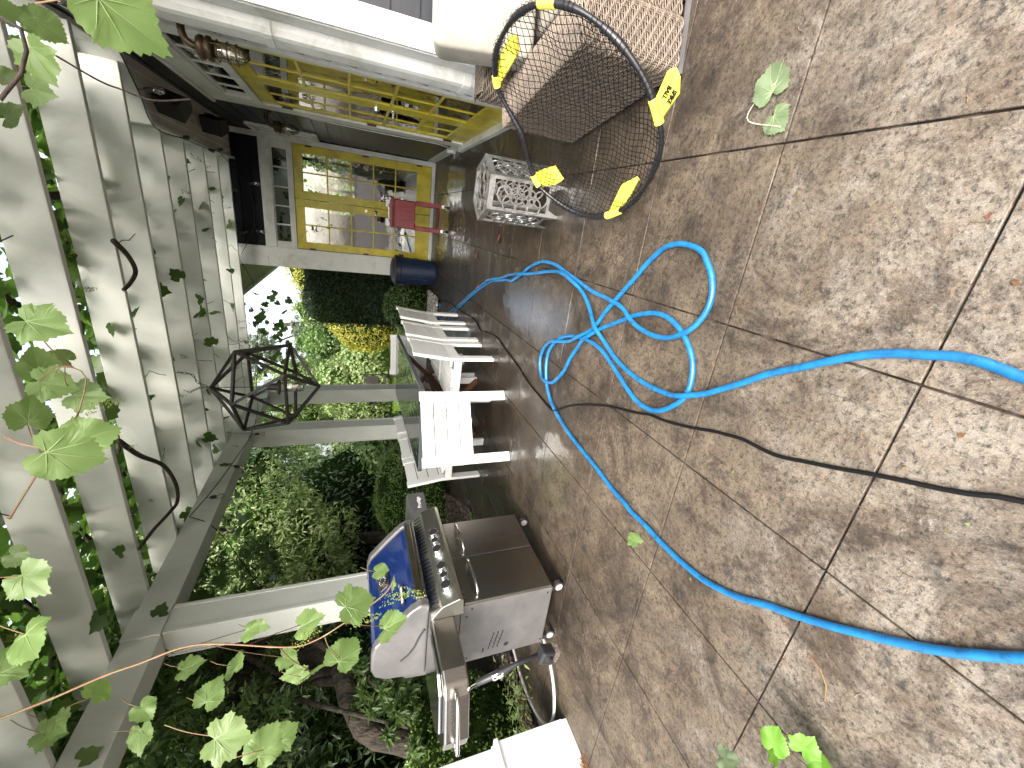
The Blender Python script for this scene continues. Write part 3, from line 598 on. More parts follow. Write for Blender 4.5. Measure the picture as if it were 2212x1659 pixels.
rest=[((-1.46,4.60),R(88),'white slatted chair in the middle of the row on the house side of the table'),
 ((-1.42,5.20),R(89),'white slatted chair farthest along the house side of the table, beside the blue hose'),
 ((-2.44,4.03),R(-90),'white slatted chair on the hedge side of the table, nearest the grill'),
 ((-2.45,4.61),R(-90),'white slatted chair in the middle of the row on the hedge side'),
 ((-2.45,5.24),R(-88),'white slatted chair on the hedge side, farthest along the row')]
for (x,y),rz,lab in rest:
    c=copy_tree(c1); c.location=(x,y,0); c.rotation_euler=(0,0,rz); c['label']=lab
c=copy_tree(ch); c.location=(-2.05,5.98,0); c.rotation_euler=(0,0,R(178)); c['label']='white slatted chair at the far lawn end of the table, facing the camera'
t=thing('patio_table','long glass topped patio table with charcoal rim on crossed brown wooden legs','table',(-2.03,4.78,0),R(3),local=True)
TL,TW=2.42,.90
def rrect(w,l,r_,n=6):
    out=[]
    for cx,cy,a0 in ((w/2-r_,l/2-r_,0),(-w/2+r_,l/2-r_,90),(-w/2+r_,-l/2+r_,180),(w/2-r_,-l/2+r_,270)):
        for k in range(n+1): a=R(a0+90*k/n); out.append((cx+r_*math.cos(a),cy+r_*math.sin(a)))
    return out
b=MB(); o_=rrect(TW,TL,.05); i_=rrect(TW-.05,TL-.05,.03); n=len(o_)
V=[(x,y,.70) for x,y in o_]+[(x,y,.738) for x,y in o_]+[(x,y,.738) for x,y in i_]+[(x,y,.70) for x,y in i_]; F=[]
for k in range(n):
    for a in range(4): F.append((a*n+k,a*n+(k+1)%n,((a+1)%4)*n+(k+1)%n,((a+1)%4)*n+k))
b.add(V,F); b.build('rim',CHARC,t,bevel=.003)
b=MB(); b.prism(rrect(TW-.052,TL-.052,.03),2,.724,.7365); b.build('glass_top',TGLASS,t)
for s in (-1,1):
    b=MB(); y=s*.62
    b.bar((-.33,y,.0),(.33,y,.69),.05,.09,(0,1,0)); b.bar((.33,y+.051,.0),(-.33,y+.051,.69),.05,.09,(0,1,0)); b.box(-.36,.36,y-.03,y+.07,.66,.699)
    b.build('crossed_leg',WOODR,t,bevel=.004)
b=MB(); b.bar((0,-.60,.345),(0,.60,.345),.045,.09); b.build('stretcher',WOODR,t,bevel=.004)
# ================= grill =================
G_=thing('gas_grill','stainless gas grill on casters with a blue enamel lid and six knobs','grill',(-2.45,2.13,0))
Y0,Y1=1.76,2.50
b=MB(); b.box(-2.73,-2.205,Y0,Y1,.10,.73); b.build('cabinet',GREYM,G_,bevel=.006)
for k,(a,bb) in enumerate(((Y0+.002,(Y0+Y1)/2-.003),((Y0+Y1)/2+.003,Y1-.002))):
    b=MB(); b.box(-2.203,-2.185,a,bb,.108,.712); dr=b.build('cabinet_door',STEEL,G_,bevel=.006)
    ya,yb=a+.045,bb-.045; 
    b=MB(); b.tube(catmull([(-2.186,ya,.615),(-2.155,ya+.008,.618),(-2.138,ya+.035,.62),(-2.130,(ya+yb)/2,.62),(-2.138,yb-.035,.62),(-2.155,yb-.008,.618),(-2.186,yb,.615)],.02),.011,10)
    b.build('handle',CHROME,dr,smooth=True)
for x,z in ((-2.24,.66),(-2.24,.135),(-2.69,.12),(-2.69,.66),(-2.30,.69),(-2.66,.55),(-2.64,.55)):
    b=MB(); b.cyl((x,Y0-.004,z),(x,Y0,z),.006,n=10); b.build('screw',DARK,G_)
b=MB(); b.cyl((-2.645,Y0-.003,.385),(-2.645,Y0+.001,.385),.016,n=18); b.build('side_port',DARK,G_)
b=MB()
for c_ in range(3):
    for r_ in range(5): b.box(-2.505-.031*r_-.024,-2.505-.031*r_,Y0-.0025,Y0+.001,.42+.032*c_+.006*r_,.428+.032*c_+.006*r_)
b.build('vent_slot',DARK,G_)
# fire box
b=MB(); b.box(-2.70,-2.19,Y0,Y1,.731,.93); b.build('fire_box',GREYM,G_,bevel=.005)
# control panel (angled) and louvre strip
b=MB(); b.prism([(-2.188,.735),(-2.075,.742),(-2.062,.765),(-2.10,.868),(-2.178,.928),(-2.188,.928)],1,1.70,2.565)
cp=b.build('control_panel',mat('polished_panel',(.66,.65,.60),.3,1,c2=(.58,.57,.52),scale=2),G_,bevel=.004)
p0=Vector((-2.062,0,.765)); p1=Vector((-2.10,0,.868)); tn=(p1-p0).normalized(); nn=Vector((tn.z,0,-tn.x)); 
pm=(p0+p1)/2
for y,rad in ((1.815,.036),(1.89,.027),(1.965,.036),(2.115,.036),(2.195,.027),(2.275,.036),):
    c0_=pm+Vector((0,y,0)); 
    b=MB(); b.cyl(c0_,c0_+nn*.012,rad*1.18,rad*1.1,24); b.cyl(c0_+nn*.012,c0_+nn*.038,rad*.95,rad*.88,24); b.build('knob',CHROME,cp,bevel=.002)
    b=MB(); b.cyl(c0_+nn*.0382,c0_+nn*.0398,rad*.74,rad*.74,20); b.build('knob_face',DARK,cp)
q0=Vector((-2.10,0,.868)); q1=Vector((-2.178,0,.928)); qt=(q1-q0).normalized(); qn=Vector((qt.z,0,-qt.x))
b=MB(); k=0; y=1.72
while y<2.54:
    if abs(y-2.13)>.02:
        a=q0+qt*.018+Vector((0,y,0)); e=q0+qt*.076+Vector((0,y+.022,0)); b.bar(a+qn*.0008,e+qn*.0008,.006,.003,qn)
    y+=.032
b.build('louvre_slot',DARK,G_)
# lid
lp=[(-2.125,.935),(-2.118,.985),(-2.15,1.03),(-2.26,1.13),(-2.385,1.235),(-2.43,1.253),(-2.56,1.256),(-2.62,1.235),(-2.665,1.17),(-2.70,.935)]
b=MB(); b.prism([(x-.004,z) for x,z in lp],1,1.806,2.454); lid=b.build('lid',BLUE,G_,bevel=.012,seg=3)
cpf=[(x+(.012 if x>-2.4 else -.008),z+(.006 if z>1 else -.003)) for x,z in lp]
for a,bb in ((1.745,1.805),(2.455,2.515)):
    b=MB(); b.prism(cpf,1,a,bb); b.build('lid_end_cap',GREYM,G_,bevel=.014,seg=3)
b=MB(); b.tube(catmull([(-2.30,1.743,.955),(-2.36,1.743,.985),(-2.43,1.743,1.01),(-2.49,1.743,1.045),(-2.53,1.743,1.09)],.02),[.006]*len(catmull([(-2.30,1.743,.955),(-2.36,1.743,.985),(-2.43,1.743,1.01),(-2.49,1.743,1.045),(-2.53,1.743,1.09)],.02)),8)
b.build('heat_slot',DARK,lid)
b=MB(); b.prism([(-2.66,.90),(-2.63,1.16),(-2.75,1.05),(-2.77,.90)],1,1.77,2.49); b.build('rear_hood',GREYM,G_,bevel=.01)
b=MB(); b.bar((-2.108,1.80,.985),(-2.108,2.46,.985),.03,.045); b.bar((-2.115,1.80,.952),(-2.115,2.46,.952),.05,.018); b.build('lid_handle',STEEL,lid,bevel=.006)
# thermometer and name plate on the lid slope
s0=Vector((-2.15,0,1.03)); s1=Vector((-2.385,0,1.235)); st_=(s1-s0).normalized(); sn=Vector((st_.z,0,-st_.x)); sm=(s0+s1)/2+sn*.004
M=Matrix(((0,st_.x,sn.x,0),(1,0,0,0),(0,st_.z,sn.z,0),(0,0,0,1)))
def onlid(y,u,h=0): 
    v=sm+st_*u+sn*h; return Vector((v.x,y,v.z))
b=MB(); b.prism([(x,y) for x,y in rrect(.13,.10,.03)],2,0,.006); b.v=[tuple(Matrix.Translation(onlid(2.15,.045))@M@Vector(v)) for v in b.v]
b.build('thermometer',STEEL,lid,bevel=.002)
b=MB(); b.lathe([(.001,.006),(.042,.0065),(.042,.014),(.036,.015),(.034,.010),(.001,.010)],(0,0,0),28); b.v=[tuple(Matrix.Translation(onlid(2.15,.045))@M@Vector(v)) for v in b.v]
b.build('dial',DARK,lid)
b=MB()
for k in range(12):
    a=2*PI*k/12; b.bar((.024*math.cos(a),.024*math.sin(a),.0112),(.031*math.cos(a),.031*math.sin(a),.0112),.003,.001)
b.v=[tuple(Matrix.Translation(onlid(2.15,.045))@M@Vector(v)) for v in b.v]; b.build('dial_mark',WHITETXT,lid)
b=MB(); b.prism(rrect(.15,.032,.014),2,0,.006); b.v=[tuple(Matrix.Translation(onlid(1.92,-.10))@M@Vector(v)) for v in b.v]
pl=b.build('name_plate',DARK,lid,bevel=.001)
text_mesh('NAPOLEON',.022,Matrix.Translation(onlid(1.92,-.10,.0068))@M,WHITETXT,'lettering',lid,.0006,.0004)
# side shelves
shp=[(-2.19,1.74),(-2.19,1.40),(-2.215,1.335),(-2.27,1.30),(-2.52,1.235),(-2.60,1.25),(-2.66,1.33),(-2.68,1.74)]
b=MB(); b.prism(shp,2,.79,.925); b.build('side_shelf',STEEL,G_,bevel=.012,seg=3)
b=MB(); b.prism([(-2.235,1.70),(-2.235,1.42),(-2.30,1.345),(-2.52,1.29),(-2.62,1.36),(-2.635,1.70)],2,.9265,.945); b.build('side_burner_lid',mat('smoked_steel',(.45,.46,.45),.16,1),G_,bevel=.008)
b=MB(); b.tube(catmull([(-2.235,1.30,.865),(-2.235,1.27,.868),(-2.25,1.245,.87),(-2.36,1.20,.872),(-2.50,1.17,.87),(-2.53,1.19,.868),(-2.53,1.235,.865)],.02),.0105,10); b.build('towel_bar',CHROME,G_,smooth=True)
b=MB(); b.prism([(-2.19,2.52),(-2.19,2.93),(-2.26,2.99),(-2.60,2.99),(-2.66,2.93),(-2.68,2.52)][::-1],2,.785,.925); b.build('side_shelf',GREYM,G_,bevel=.01,seg=3)
TM=Matrix(((0,0,1,0),(1,0,0,0),(0,1,0,0),(0,0,0,1)))
text_mesh('Prestige',.045,Matrix.Translation((-2.1885,2.80,.845))@TM,WHITETXT,'lettering',G_,.001,.0006)
b=MB()
for x,y in ((-2.245,1.80),(-2.69,1.785),(-2.245,2.46),(-2.69,2.46)):
    b=MB(); b.cyl((x,y-.016,.036),(x,y+.016,.036),.036,n=24); wl=b.build('caster',RUBBER,G_,bevel=.003)
    b=MB(); b.cyl((x,y-.02,.036),(x,y-.0165,.036),.026,n=24); b.cyl((x,y-.0215,.036),(x,y-.0202,.036),.017,n=20); b.build('hub',mat('grey_hub',(.35,.35,.36),.45) if not bpy.data.materials.get('grey_hub') else bpy.data.materials['grey_hub'],wl)
    b=MB(); b.box(x-.02,x+.02,y-.022,y+.022,.070,.099); b.box(x-.024,x+.01,y+.017,y+.024,.03,.08); b.build('fork',DARK,wl,bevel=.003)
# grill brush hanging from the shelf
t=thing('grill_brush','black long handled grill brush hanging from the side shelf of the grill','brush',(-2.2,1.31,.76))
b=MB(); b.tube([(-2.20,1.30,.765),(-2.165,1.30,.62),(-2.14,1.30,.56),(-2.11,1.30,.42)],[.016,.02,.012,.011],12); b.build('handle',DARK,t,smooth=True)
b=MB(); b.tube(catmull([(-2.20,1.30,.765),(-2.21,1.295,.80),(-2.235,1.295,.805),(-2.225,1.30,.775)],.01),.003,6); b.build('hook',CHROME,t)
b=MB(); M=Matrix.Translation((-2.105,1.30,.385))@Matrix.Rotation(R(14),4,'Y'); b.box(-.042,.042,-.045,.022,-.035,.045,M); b.build('head',DARK,t,bevel=.012)
b=MB(); b.lathe([(.001,.02),(.022,.016),(.026,0)],(0,0,0),20,M=Matrix.Translation((-2.105,1.255,.385))@Matrix.Rotation(R(90),4,'X')); b.build('knob',DARK,t)
random.seed(2); b=MB()
for k in range(160):
    x,y=random.uniform(-.038,.038),random.uniform(-.04,.018); b.tube([M@Vector((x,y,-.033)),M@Vector((x+random.uniform(-.006,.006),y,-.066))],.0012,4)
b.build('bristles',mat('bristle',(.45,.40,.38),.4,.7),t)
up=Vector((-.28,0,.96)).normalized()
X_=Vector((.25,0,-.97)).normalized(); N_=Vector((.35,-.93,.09)); N_=(N_-X_*N_.dot(X_)).normalized(); U_=N_.cross(X_)
M4=Matrix((X_,U_,N_)).transposed().to_4x4(); M4.translation=Vector((-2.172,1.30,.655))+N_*.0212
text_mesh('Chef',.030,M4@Matrix.Translation((0,-.004,0)),WHITETXT,'lettering',t,.0008,.0005)
text_mesh('MASTER',.009,M4@Matrix.Translation((-.012,.0135,-.001)),WHITETXT,'lettering',t,.0008,.0002)
# conduit loop behind the grill
b=MB(); b.tube(catmull([(-2.80,2.15,.05),(-2.80,1.95,.04),(-2.82,1.75,.045),(-2.95,1.58,.05),(-3.15,1.50,.055),(-3.33,1.55,.06),(-3.42,1.72,.07),(-3.45,1.95,.07),(-3.35,2.3,.07),(-3.2,2.7,.05)],.04),.011,10)
tag(b.build('gas_hose',CONDUIT,None,smooth=True),'grey gas hose looping over the ground behind the grill','hose')
# ================= wicker sofa =================
WS=thing('wicker_sofa','brown wicker outdoor sofa end with woven arm beside the ball net','sofa',(.704,1.747,0),R(9.7),local=True)
# local: x along the front (right), y going back
def woven(path,closed,z0,z1,pitch=.0092,stake=.034,r_=.0037,amp=.0048,phase=0):
    P=[Vector((x,y,0)) for x,y in path]; n=len(P); seg=[]
    L=[0]
    for i in range(n if closed else n-1): L.append(L[-1]+(P[(i+1)%n]-P[i]).length)
    tot=L[-1]; ds=stake/3.0; m=int(tot/ds); Vs=[];Fs=[]
    # sample positions and normals
    S_=[];Nn=[]
    for k in range(m+(0 if closed else 1)):
        s_=k*tot/m; i=0
        while i<len(L)-2 and L[i+1]<s_: i+=1
        a,b_=P[i],P[(i+1)%n]; u=(s_-L[i])/max(1e-9,L[i+1]-L[i]); S_.append(a.lerp(b_,u)); t_=(b_-a).normalized(); Nn.append(Vector((t_.y,-t_.x,0)))
    rows=int((z1-z0)/pitch); K=5; cnt=len(S_)
    S_=np.array([tuple(v) for v in S_]); Nn=np.array([tuple(v) for v in Nn]); sl=np.arange(cnt)*tot/m
    out=[];faces=[]
    for row in range(rows):
        # twill: the over/under point steps along each row, which gives the slanting look
        ph=2*PI*(sl/(stake*2))+row*PI*.5+phase
        off=np.sin(ph)*amp; c=S_+Nn*off[:,None]; z=z0+row*pitch+pitch/2+np.cos(ph)*.0012+rng.normal(0,.0004,cnt)
        for k in range(K):
            a=2*PI*k/K; v=c+Nn*(math.cos(a)*r_); v=v.copy(); v[:,2]=z+math.sin(a)*r_; out.append(v)
        base=row*K*cnt
        idx=np.arange(cnt if closed else cnt-1); nx=(idx+1)%cnt
        for k in range(K):
            k2=(k+1)%K; faces.append(np.stack([base+k*cnt+idx,base+k*cnt+nx,base+k2*cnt+nx,base+k2*cnt+idx],1))
    return np.concatenate(out),np.concatenate(faces)
def corner_path(w,d_,x0,y0,r_,n=6):
    return [(x0+w/2+x,y0+d_/2+y) for x,y in rrect(w,d_,r_,n)]
AW,AD,AH=.215,.93,.50
pa=corner_path(AW,AD,0,0,.035)
V,F=woven(pa,True,.03,AH-.006)
arm=MB(); arm.prism(corner_path(AW-.012,AD-.012,.006,.006,.03),2,.03,AH-.012)
body=arm.build('arm_core',WCORE,WS)
arrays_mesh('arm_weave',V,F,RODS,WS,True)
# vertical stakes
b=MB(); 
Ptot=catmull([(x,y,0) for x,y in pa],.024,True)
for p in Ptot[::1]: b.cyl((p.x,p.y,.03),(p.x,p.y,AH-.02),.0028,n=5)
b.build('stake',RODS,WS)
# rounded woven top of the arm: rods running across, following a shallow arch
VV=[];FF=[];base=0
def across(x0,x1,y,zf,r_=.0036,n=10,amp=.003,ph=0):
    pts=[]
    for k in range(n+1):
        u=k/n; x=x0+(x1-x0)*u; pts.append((x,y+.0,zf(u)+amp*math.sin(u*(x1-x0)/.024*PI+ph)))
    return pts
tb=MB(); y=.0
k=0
while y<AD:
    edge=min(y,AD-y); drop=.014*max(0,1-edge/.03)**2
    zf=lambda u:AH-.002-drop-(.014*(abs(u*2-1)**6))
    tb.tube(across(-.003,AW+.003,y,zf,ph=k*PI*.5,n=26),.0040,5); y+=.0090; k+=1
tb.build('arm_top_weave',RODS,WS,smooth=True)
# front and back
fp=[(AW+.002,.02),(AW+.9,.02)]
V,F=woven(fp,False,.03,.30); arrays_mesh('front_weave',V,F,RODS,WS,True)
b=MB(); b.box(AW,AW+.9,.028,.9,.03,.30); b.build('seat_base',WCORE,WS)
bp=corner_path(1.0,.16,.13,.86,.07)
V,F=woven(bp,True,.05,.64); arrays_mesh('back_weave',V,F,RODS,WS,True)
b=MB(); b.prism(corner_path(.985,.145,.1375,.8675,.06),2,.05,.635); b.build('back_core',WCORE,WS)
tb=MB(); x=.14;k=0
while x<1.12:
    pts=[(x,.86+.16*u,.635+.022*math.sin(u*PI)+.003*math.sin(u*20+k*PI*.5)) for u in np.linspace(0,1,14)]
    tb.tube(pts,.0036,5); x+=.0078;k+=1
tb.build('back_top_weave',RODS,WS,smooth=True)
b=MB(); 
for x,y in ((.02,.02),(.02,.88),(1.05,.02)): b.box(x,x+.05,y,y+.05,0,.034)
b.build('foot',GREYM,WS)
# base strip
b=MB(); b.box(.002,AW+.9,.004,.012,.0,.024); b.build('base_rail',GREYM,WS)
def cushion(name,label,loc,rot,sx,sy,sz,puff):
    nx,ny=26,18; V=[];F=[]
    def sup(a,e): return math.copysign(abs(math.cos(a))**e,math.cos(a)),math.copysign(abs(math.sin(a))**e,math.sin(a))
    for i in range(nx+1):
        v=-PI/2+PI*i/nx; cv,sv=sup(v,.22)
        for j in range(48):
            u=-PI+2*PI*j/48; cu,su=sup(u,.16)
            x,y,z=sx/2*cv*cu,sy/2*cv*su,sz/2*sv
            pf=puff*(1-(2*x/sx)**2)*(1-(2*y/sy)**2); z+=math.copysign(pf,z) if abs(z)>1e-6 else 0
            z+=.004*math.sin(x*19+y*7)+.003*math.sin(y*23-x*5)
            V.append((x,y,z))
    for i in range(nx):
        for j in range(48): F.append((i*48+j,i*48+(j+1)%48,(i+1)*48+(j+1)%48,(i+1)*48+j))
    o=MB().add(V,F).build(name,CUSH,None,smooth=True); o.location=loc; o.rotation_euler=rot; tag(o,label,'cushion',None); return o
cushion('back_cushion','large pale linen back cushion leaning on the wicker sofa',(1.13,2.50,.70),(R(76),0,R(9.7)),.72,.50,.16,.02)
cushion('seat_cushion','pale linen seat cushion lying on the wicker sofa seat',(1.30,2.18,.37),(0,0,R(9.7)),.66,.78,.12,.01)
# ================= hexagonal garden stool =================
ST=thing('garden_stool','silver hexagonal metal garden stool with pierced ring pattern','stool',(.232,2.925,0),R(-9),local=True)
RH,HH=.205,.50
hexv=[(RH*math.cos(R(60*k)),RH*math.sin(R(60*k))) for k in range(6)]
apo=RH*math.cos(R(30))
for k in range(6):
    a=R(60*k+30); c0_=Vector((apo*math.cos(a),apo*math.sin(a),0)); tx=Vector((-math.sin(a),math.cos(a),0)); nn_=Vector((math.cos(a),math.sin(a),0))
    b=MB()
    def loc(u,z,dd=0): return c0_+tx*u+Vector((0,0,z))+nn_*dd
    def plate(u0,u1,z0,z1,th=.006,o=0):
        vs=[loc(u,z,dd+o) for dd in (-th,0) for u,z in ((u0,z0),(u1,z0),(u1,z1),(u0,z1))]
        b.add(vs,[(3,2,1,0),(4,5,6,7),(0,1,5,4),(1,2,6,5),(2,3,7,6),(3,0,4,7)])
    hw=RH/2
    plate(-hw,-hw+.020,0,HH); plate(hw-.020,hw,0,HH); plate(-hw+.020,hw-.020,HH-.025,HH); plate(-hw+.020,hw-.020,.075,.092)
    for q in range(5): 
        plate(-hw+.020,-hw+.020+.022-.0045*q,.075-.011*(q+1),.075-.011*q); plate(hw-.020-(.022-.0045*q),hw-.020,.075-.011*(q+1),.075-.011*q)
    # interlocking rings
    def ring(u,z,ru,rz_,wd=.0062):
        n=28; vs=[]
        for kk in range(n):
            an=2*PI*kk/n
            for s_,dd in ((1,.0),(1,-.006),(-1,-.006),(-1,0)):
                vs.append(loc(u+(ru+s_*wd/2*1)*math.cos(an),z+(rz_+s_*wd/2)*math.sin(an),dd))
        fs=[(kk*4+q,kk*4+(q+1)%4,((kk+1)%n)*4+(q+1)%4,((kk+1)%n)*4+q) for kk in range(n) for q in range(4)]
        b.add(vs,fs)
    zs=[.158,.278,.398]
    for z in (.145,.23,.315,.40): ring(0,z,.05,.05,.0085)
    for z in (.1875,.2725,.3575): ring(-.05,z,.05,.05,.0085); ring(.05,z,.05,.05,.0085)
    b.build('side_panel',ALU,ST)
b=MB(); n=6
vs=[(x*1.01,y*1.01,HH+.001) for x,y in hexv]+[(x*1.01,y*1.01,HH+.012) for x,y in hexv]+[(x*.86,y*.86,HH+.012) for x,y in hexv]+[(x*.86,y*.86,HH+.001) for x,y in hexv]
fs=[(q*6+k,q*6+(k+1)%6,((q+1)%4)*6+(k+1)%6,((q+1)%4)*6+k) for q in range(4) for k in range(6)]
b.add(vs,fs)
def tring(cx,cy,r_,w_=.0065):
    n=26; vs=[]
    for kk in range(n):
        an=2*PI*kk/n
        for s_,z in ((1,HH+.011),(1,HH+.002),(-1,HH+.002),(-1,HH+.011)): vs.append((cx+(r_+s_*w_/2)*math.cos(an),cy+(r_+s_*w_/2)*math.sin(an),z))
    b.add(vs,[(kk*4+q,kk*4+(q+1)%4,((kk+1)%n)*4+(q+1)%4,((kk+1)%n)*4+q) for kk in range(n) for q in range(4)])
tring(0,0,.055)
for k in range(6): a=R(60*k+30); tring(.105*math.cos(a),.105*math.sin(a),.055); 
tring(0,0,.115); b.build('seat',ALU,ST)
# ================= ball-net game =================
RG=thing('ball_net','round black ball game net leaning on the wicker sofa, yellow legs folded','net game',(.46,1.93,0))
ringp=catmull(RING,.02,True)
NR=Vector((-.676,-.238,.697)).normalized(); RC=sum(ringp,Vector())/len(ringp)
b=MB(); rr=[.0125+.0022*math.sin(i*.55)+random.uniform(-.0008,.0008) for i in range(len(ringp))]
b.tube(ringp,rr,12,True); b.build('rim',mat('black_rim_tube',(.012,.012,.014),.28,bs=.3,bscale=60),RG,smooth=True)
eu=NR.cross(Vector((0,0,1))).normalized(); ev=NR.cross(eu)
poly=[((p-RC).dot(eu),(p-RC).dot(ev)) for p in ringp]
def clipline(o,dv):
    ts=[]
    for i in range(len(poly)):
        (x1,y1),(x2,y2)=poly[i],poly[(i+1)%len(poly)]
        ex,ey=x2-x1,y2-y1; den=dv[0]*ey-dv[1]*ex
        if abs(den)<1e-9: continue
        t_=((x1-o[0])*ey-(y1-o[1])*ex)/den; u_=((x1-o[0])*dv[1]-(y1-o[1])*dv[0])/den
        if 0<=u_<1: ts.append(t_)
    ts.sort(); return ts
def netp(x,y):
    r_=min(1,math.hypot(x,y)/.44); sag=.085*(1-r_*r_)
    wob=.004*math.sin(x*37+y*11)+.004*math.sin(y*29-x*17)
    return RC+eu*(x+wob*.6)+ev*(y+wob*.6)+Vector((0,0,-sag))+NR*(wob)
b=MB(); th0=R(38)
for fam in (0,1):
    a=th0+fam*PI/2*1.04; dv=(math.cos(a),math.sin(a)); nv=(-dv[1],dv[0])
    k=-19
    while k<=19:
        o_=(nv[0]*k*.0245,nv[1]*k*.0245); ts=clipline(o_,dv)
        for q in range(0,len(ts)-1,2):
            t0,t1=ts[q],ts[q+1]; m_=max(2,int((t1-t0)/.02))
            b.tube([netp(o_[0]+dv[0]*(t0+(t1-t0)*i/m_),o_[1]+dv[1]*(t0+(t1-t0)*i/m_)) for i in range(m_+1)],.00135,4,cap=False)
        k+=1
# loose loops wound round the rim
random.seed(11)
for i in range(0,len(ringp),1):
    if random.random()<.8:
        p=ringp[i]; q=ringp[(i+2)%len(ringp)]; t_=(q-p).normalized(); out=(p-RC).normalized()
        pts=[p+(out*math.cos(a)+NR*math.sin(a))*(.0155+random.uniform(0,.006))+t_*(a/6.3*.022) for a in np.linspace(0,2*PI,9)]
        b.tube(pts,.0012,4,cap=False)
b.build('net',NETB,RG)
for (p0_,p1_) in SLEEVES:
    b=MB(); p0_,p1_=Vector(p0_),Vector(p1_); mid=(p0_+p1_)/2
    i0=min(range(len(ringp)),key=lambda i:(ringp[i]-p0_).length); i1=min(range(len(ringp)),key=lambda i:(ringp[i]-p1_).length)
    n=len(ringp); fwd=(i1-i0)%n; 
    if fwd>n/2: i0,i1=i1,i0; fwd=n-fwd
    seg=[ringp[(i0+k)%n] for k in range(max(2,fwd+1))]
    b.tube(seg,.0185,14); b.build('sleeve',YTAB,RG,smooth=False,bevel=.003)
for tb_ in TABS:
    P=[Vector(p) for p in tb_]; n=len(P); b=MB(); c=NR*.011
    b.add([p+c for p in P]+[p-c for p in P],[tuple(range(n)),tuple(range(2*n-1,n-1,-1))]+[(i,n+i,n+(i+1)%n,(i+1)%n) for i in range(n)])
    o=b.build('folded_leg',YTAB,RG,bevel=.003)
a0,a1,b0,b1=[Vector(v) for v in TXT]
X_=(a1-a0).normalized(); U_=NR.cross(X_).normalized()
for s_,e_,w_ in ((a0,a1,'SPIKE'),(b0,b1,'BALL')):
    M4=Matrix((X_,U_,NR)).transposed().to_4x4(); M4.translation=(s_+e_)/2+NR*-.0035
    L=(e_-s_).length; text_mesh(w_,L/(len(w_)*.66)*.92,M4,BLACKTXT,'lettering',RG,.0006,.0010)
# ================= cooler cart =================
CC=thing('cooler_cart','dark red metal cooler cart on chrome casters in front of the far yellow doors','cooler',(.01,6.45,0))
x0,x1,y0,y1=-.195,.205,6.42,6.74
b=MB(); b.box(x0+.012,x1-.012,y0+.01,y1,.475,.77); tub=b.build('tub',RED,CC,bevel=.012)
b=MB()
for k in range(4): b.box(x0+.09+k*.062,x0+.125+k*.062,y0+.004,y0+.0095,.50,.68)
b.build('embossed_rib',RED,tub,bevel=.003)
b=MB(); b.box(x0-.006,x1+.006,y0-.008,y1+.01,.771,.785); b.box(x0,x1,y0,y1,.786,.815); b.build('lid',RED,CC,bevel=.006)
b=MB(); b.tube(catmull([(x0+.09,y0+.02,.815),(x0+.09,y0-.01,.835),(x0+.2,y0-.02,.84),(x0+.31,y0-.01,.835),(x0+.31,y0+.02,.815)],.03),.006,8); b.build('handle',CHROME,CC,smooth=True)
b=MB(); b.box(x0+.02,x0+.12,y0+.12,y0+.3,.816,.87); b.box(x0+.28,x0+.37,y0+.12,y0+.3,.816,.865); 
tag(b.build('white_packet',WHITETXT,None,bevel=.01),'small white packets lying on top of the red cooler cart','packets')
for sx in (x0,x1-.06):
    for sy in (y0,y1-.05):
        b=MB(); b.box(sx,sx+.06,sy,sy+.05,.10,.474); 
        for z in (.440,.452,.464): b.box(sx-.003,sx+.063,sy-.003,sy+.053,z,z+.006)
        lg=b.build('leg',RED,CC,bevel=.004)
        b=MB(); cx,cy=sx+.03,sy+.025; b.cyl((cx-.014,cy,.032),(cx+.014,cy,.032),.032,n=20); b.build('caster',RUBBER,lg,bevel=.003)
        b=MB(); b.box(cx-.02,cx+.02,cy-.018,cy+.018,.066,.099); b.box(cx-.019,cx-.015,cy-.01,cy+.01,.03,.068); b.box(cx+.015,cx+.019,cy-.01,cy+.01,.03,.068); b.build('fork',CHROME,lg)
b=MB(); b.box(x0+.06,x1-.06,y0+.004,y0+.02,.10,.125); b.box(x0+.06,x1-.06,y1-.02,y1-.004,.10,.125)
for k in range(13): b.box(x0+.062+k*.0213,x0+.071+k*.0213,y0+.02,y1-.02,.112,.120)
b.build('shelf',mat('rusty_shelf',(.14,.03,.015),.5),CC)
# ================= bin =================
BN=thing('rubbish_bin','round navy plastic rubbish bin with dark lid by the far corner board','bin',(-.88,7.30,0),local=True)
b=MB(); b.lathe([(.19,0),(.2,.01),(.225,.58),(.238,.59),(.238,.64),(.232,.65)],(0,0,0),40); b.build('tub',BINM,BN,smooth=False,bevel=.004)
b=MB(); 
for k in range(4):
    a=R(45+90*k); M=Matrix.Rotation(a,4,'Z'); b=MB(); b.box(.196,.222,-.07,.07,.15,.42,M); b.build('raised_panel',BINM,BN,bevel=.01)
for k in (0,1):
    M=Matrix.Rotation(R(180*k+20),4,'Z'); b=MB(); b.box(.225,.262,-.05,.05,.52,.60,M); b.build('handle',BINM,BN,bevel=.01)
b=MB(); b.lathe([(.246,.625),(.25,.66),(.24,.672),(.22,.675),(.17,.715),(.09,.735),(.005,.74)],(0,0,0),40); b.build('lid',DARK,BN,smooth=False,bevel=.004)
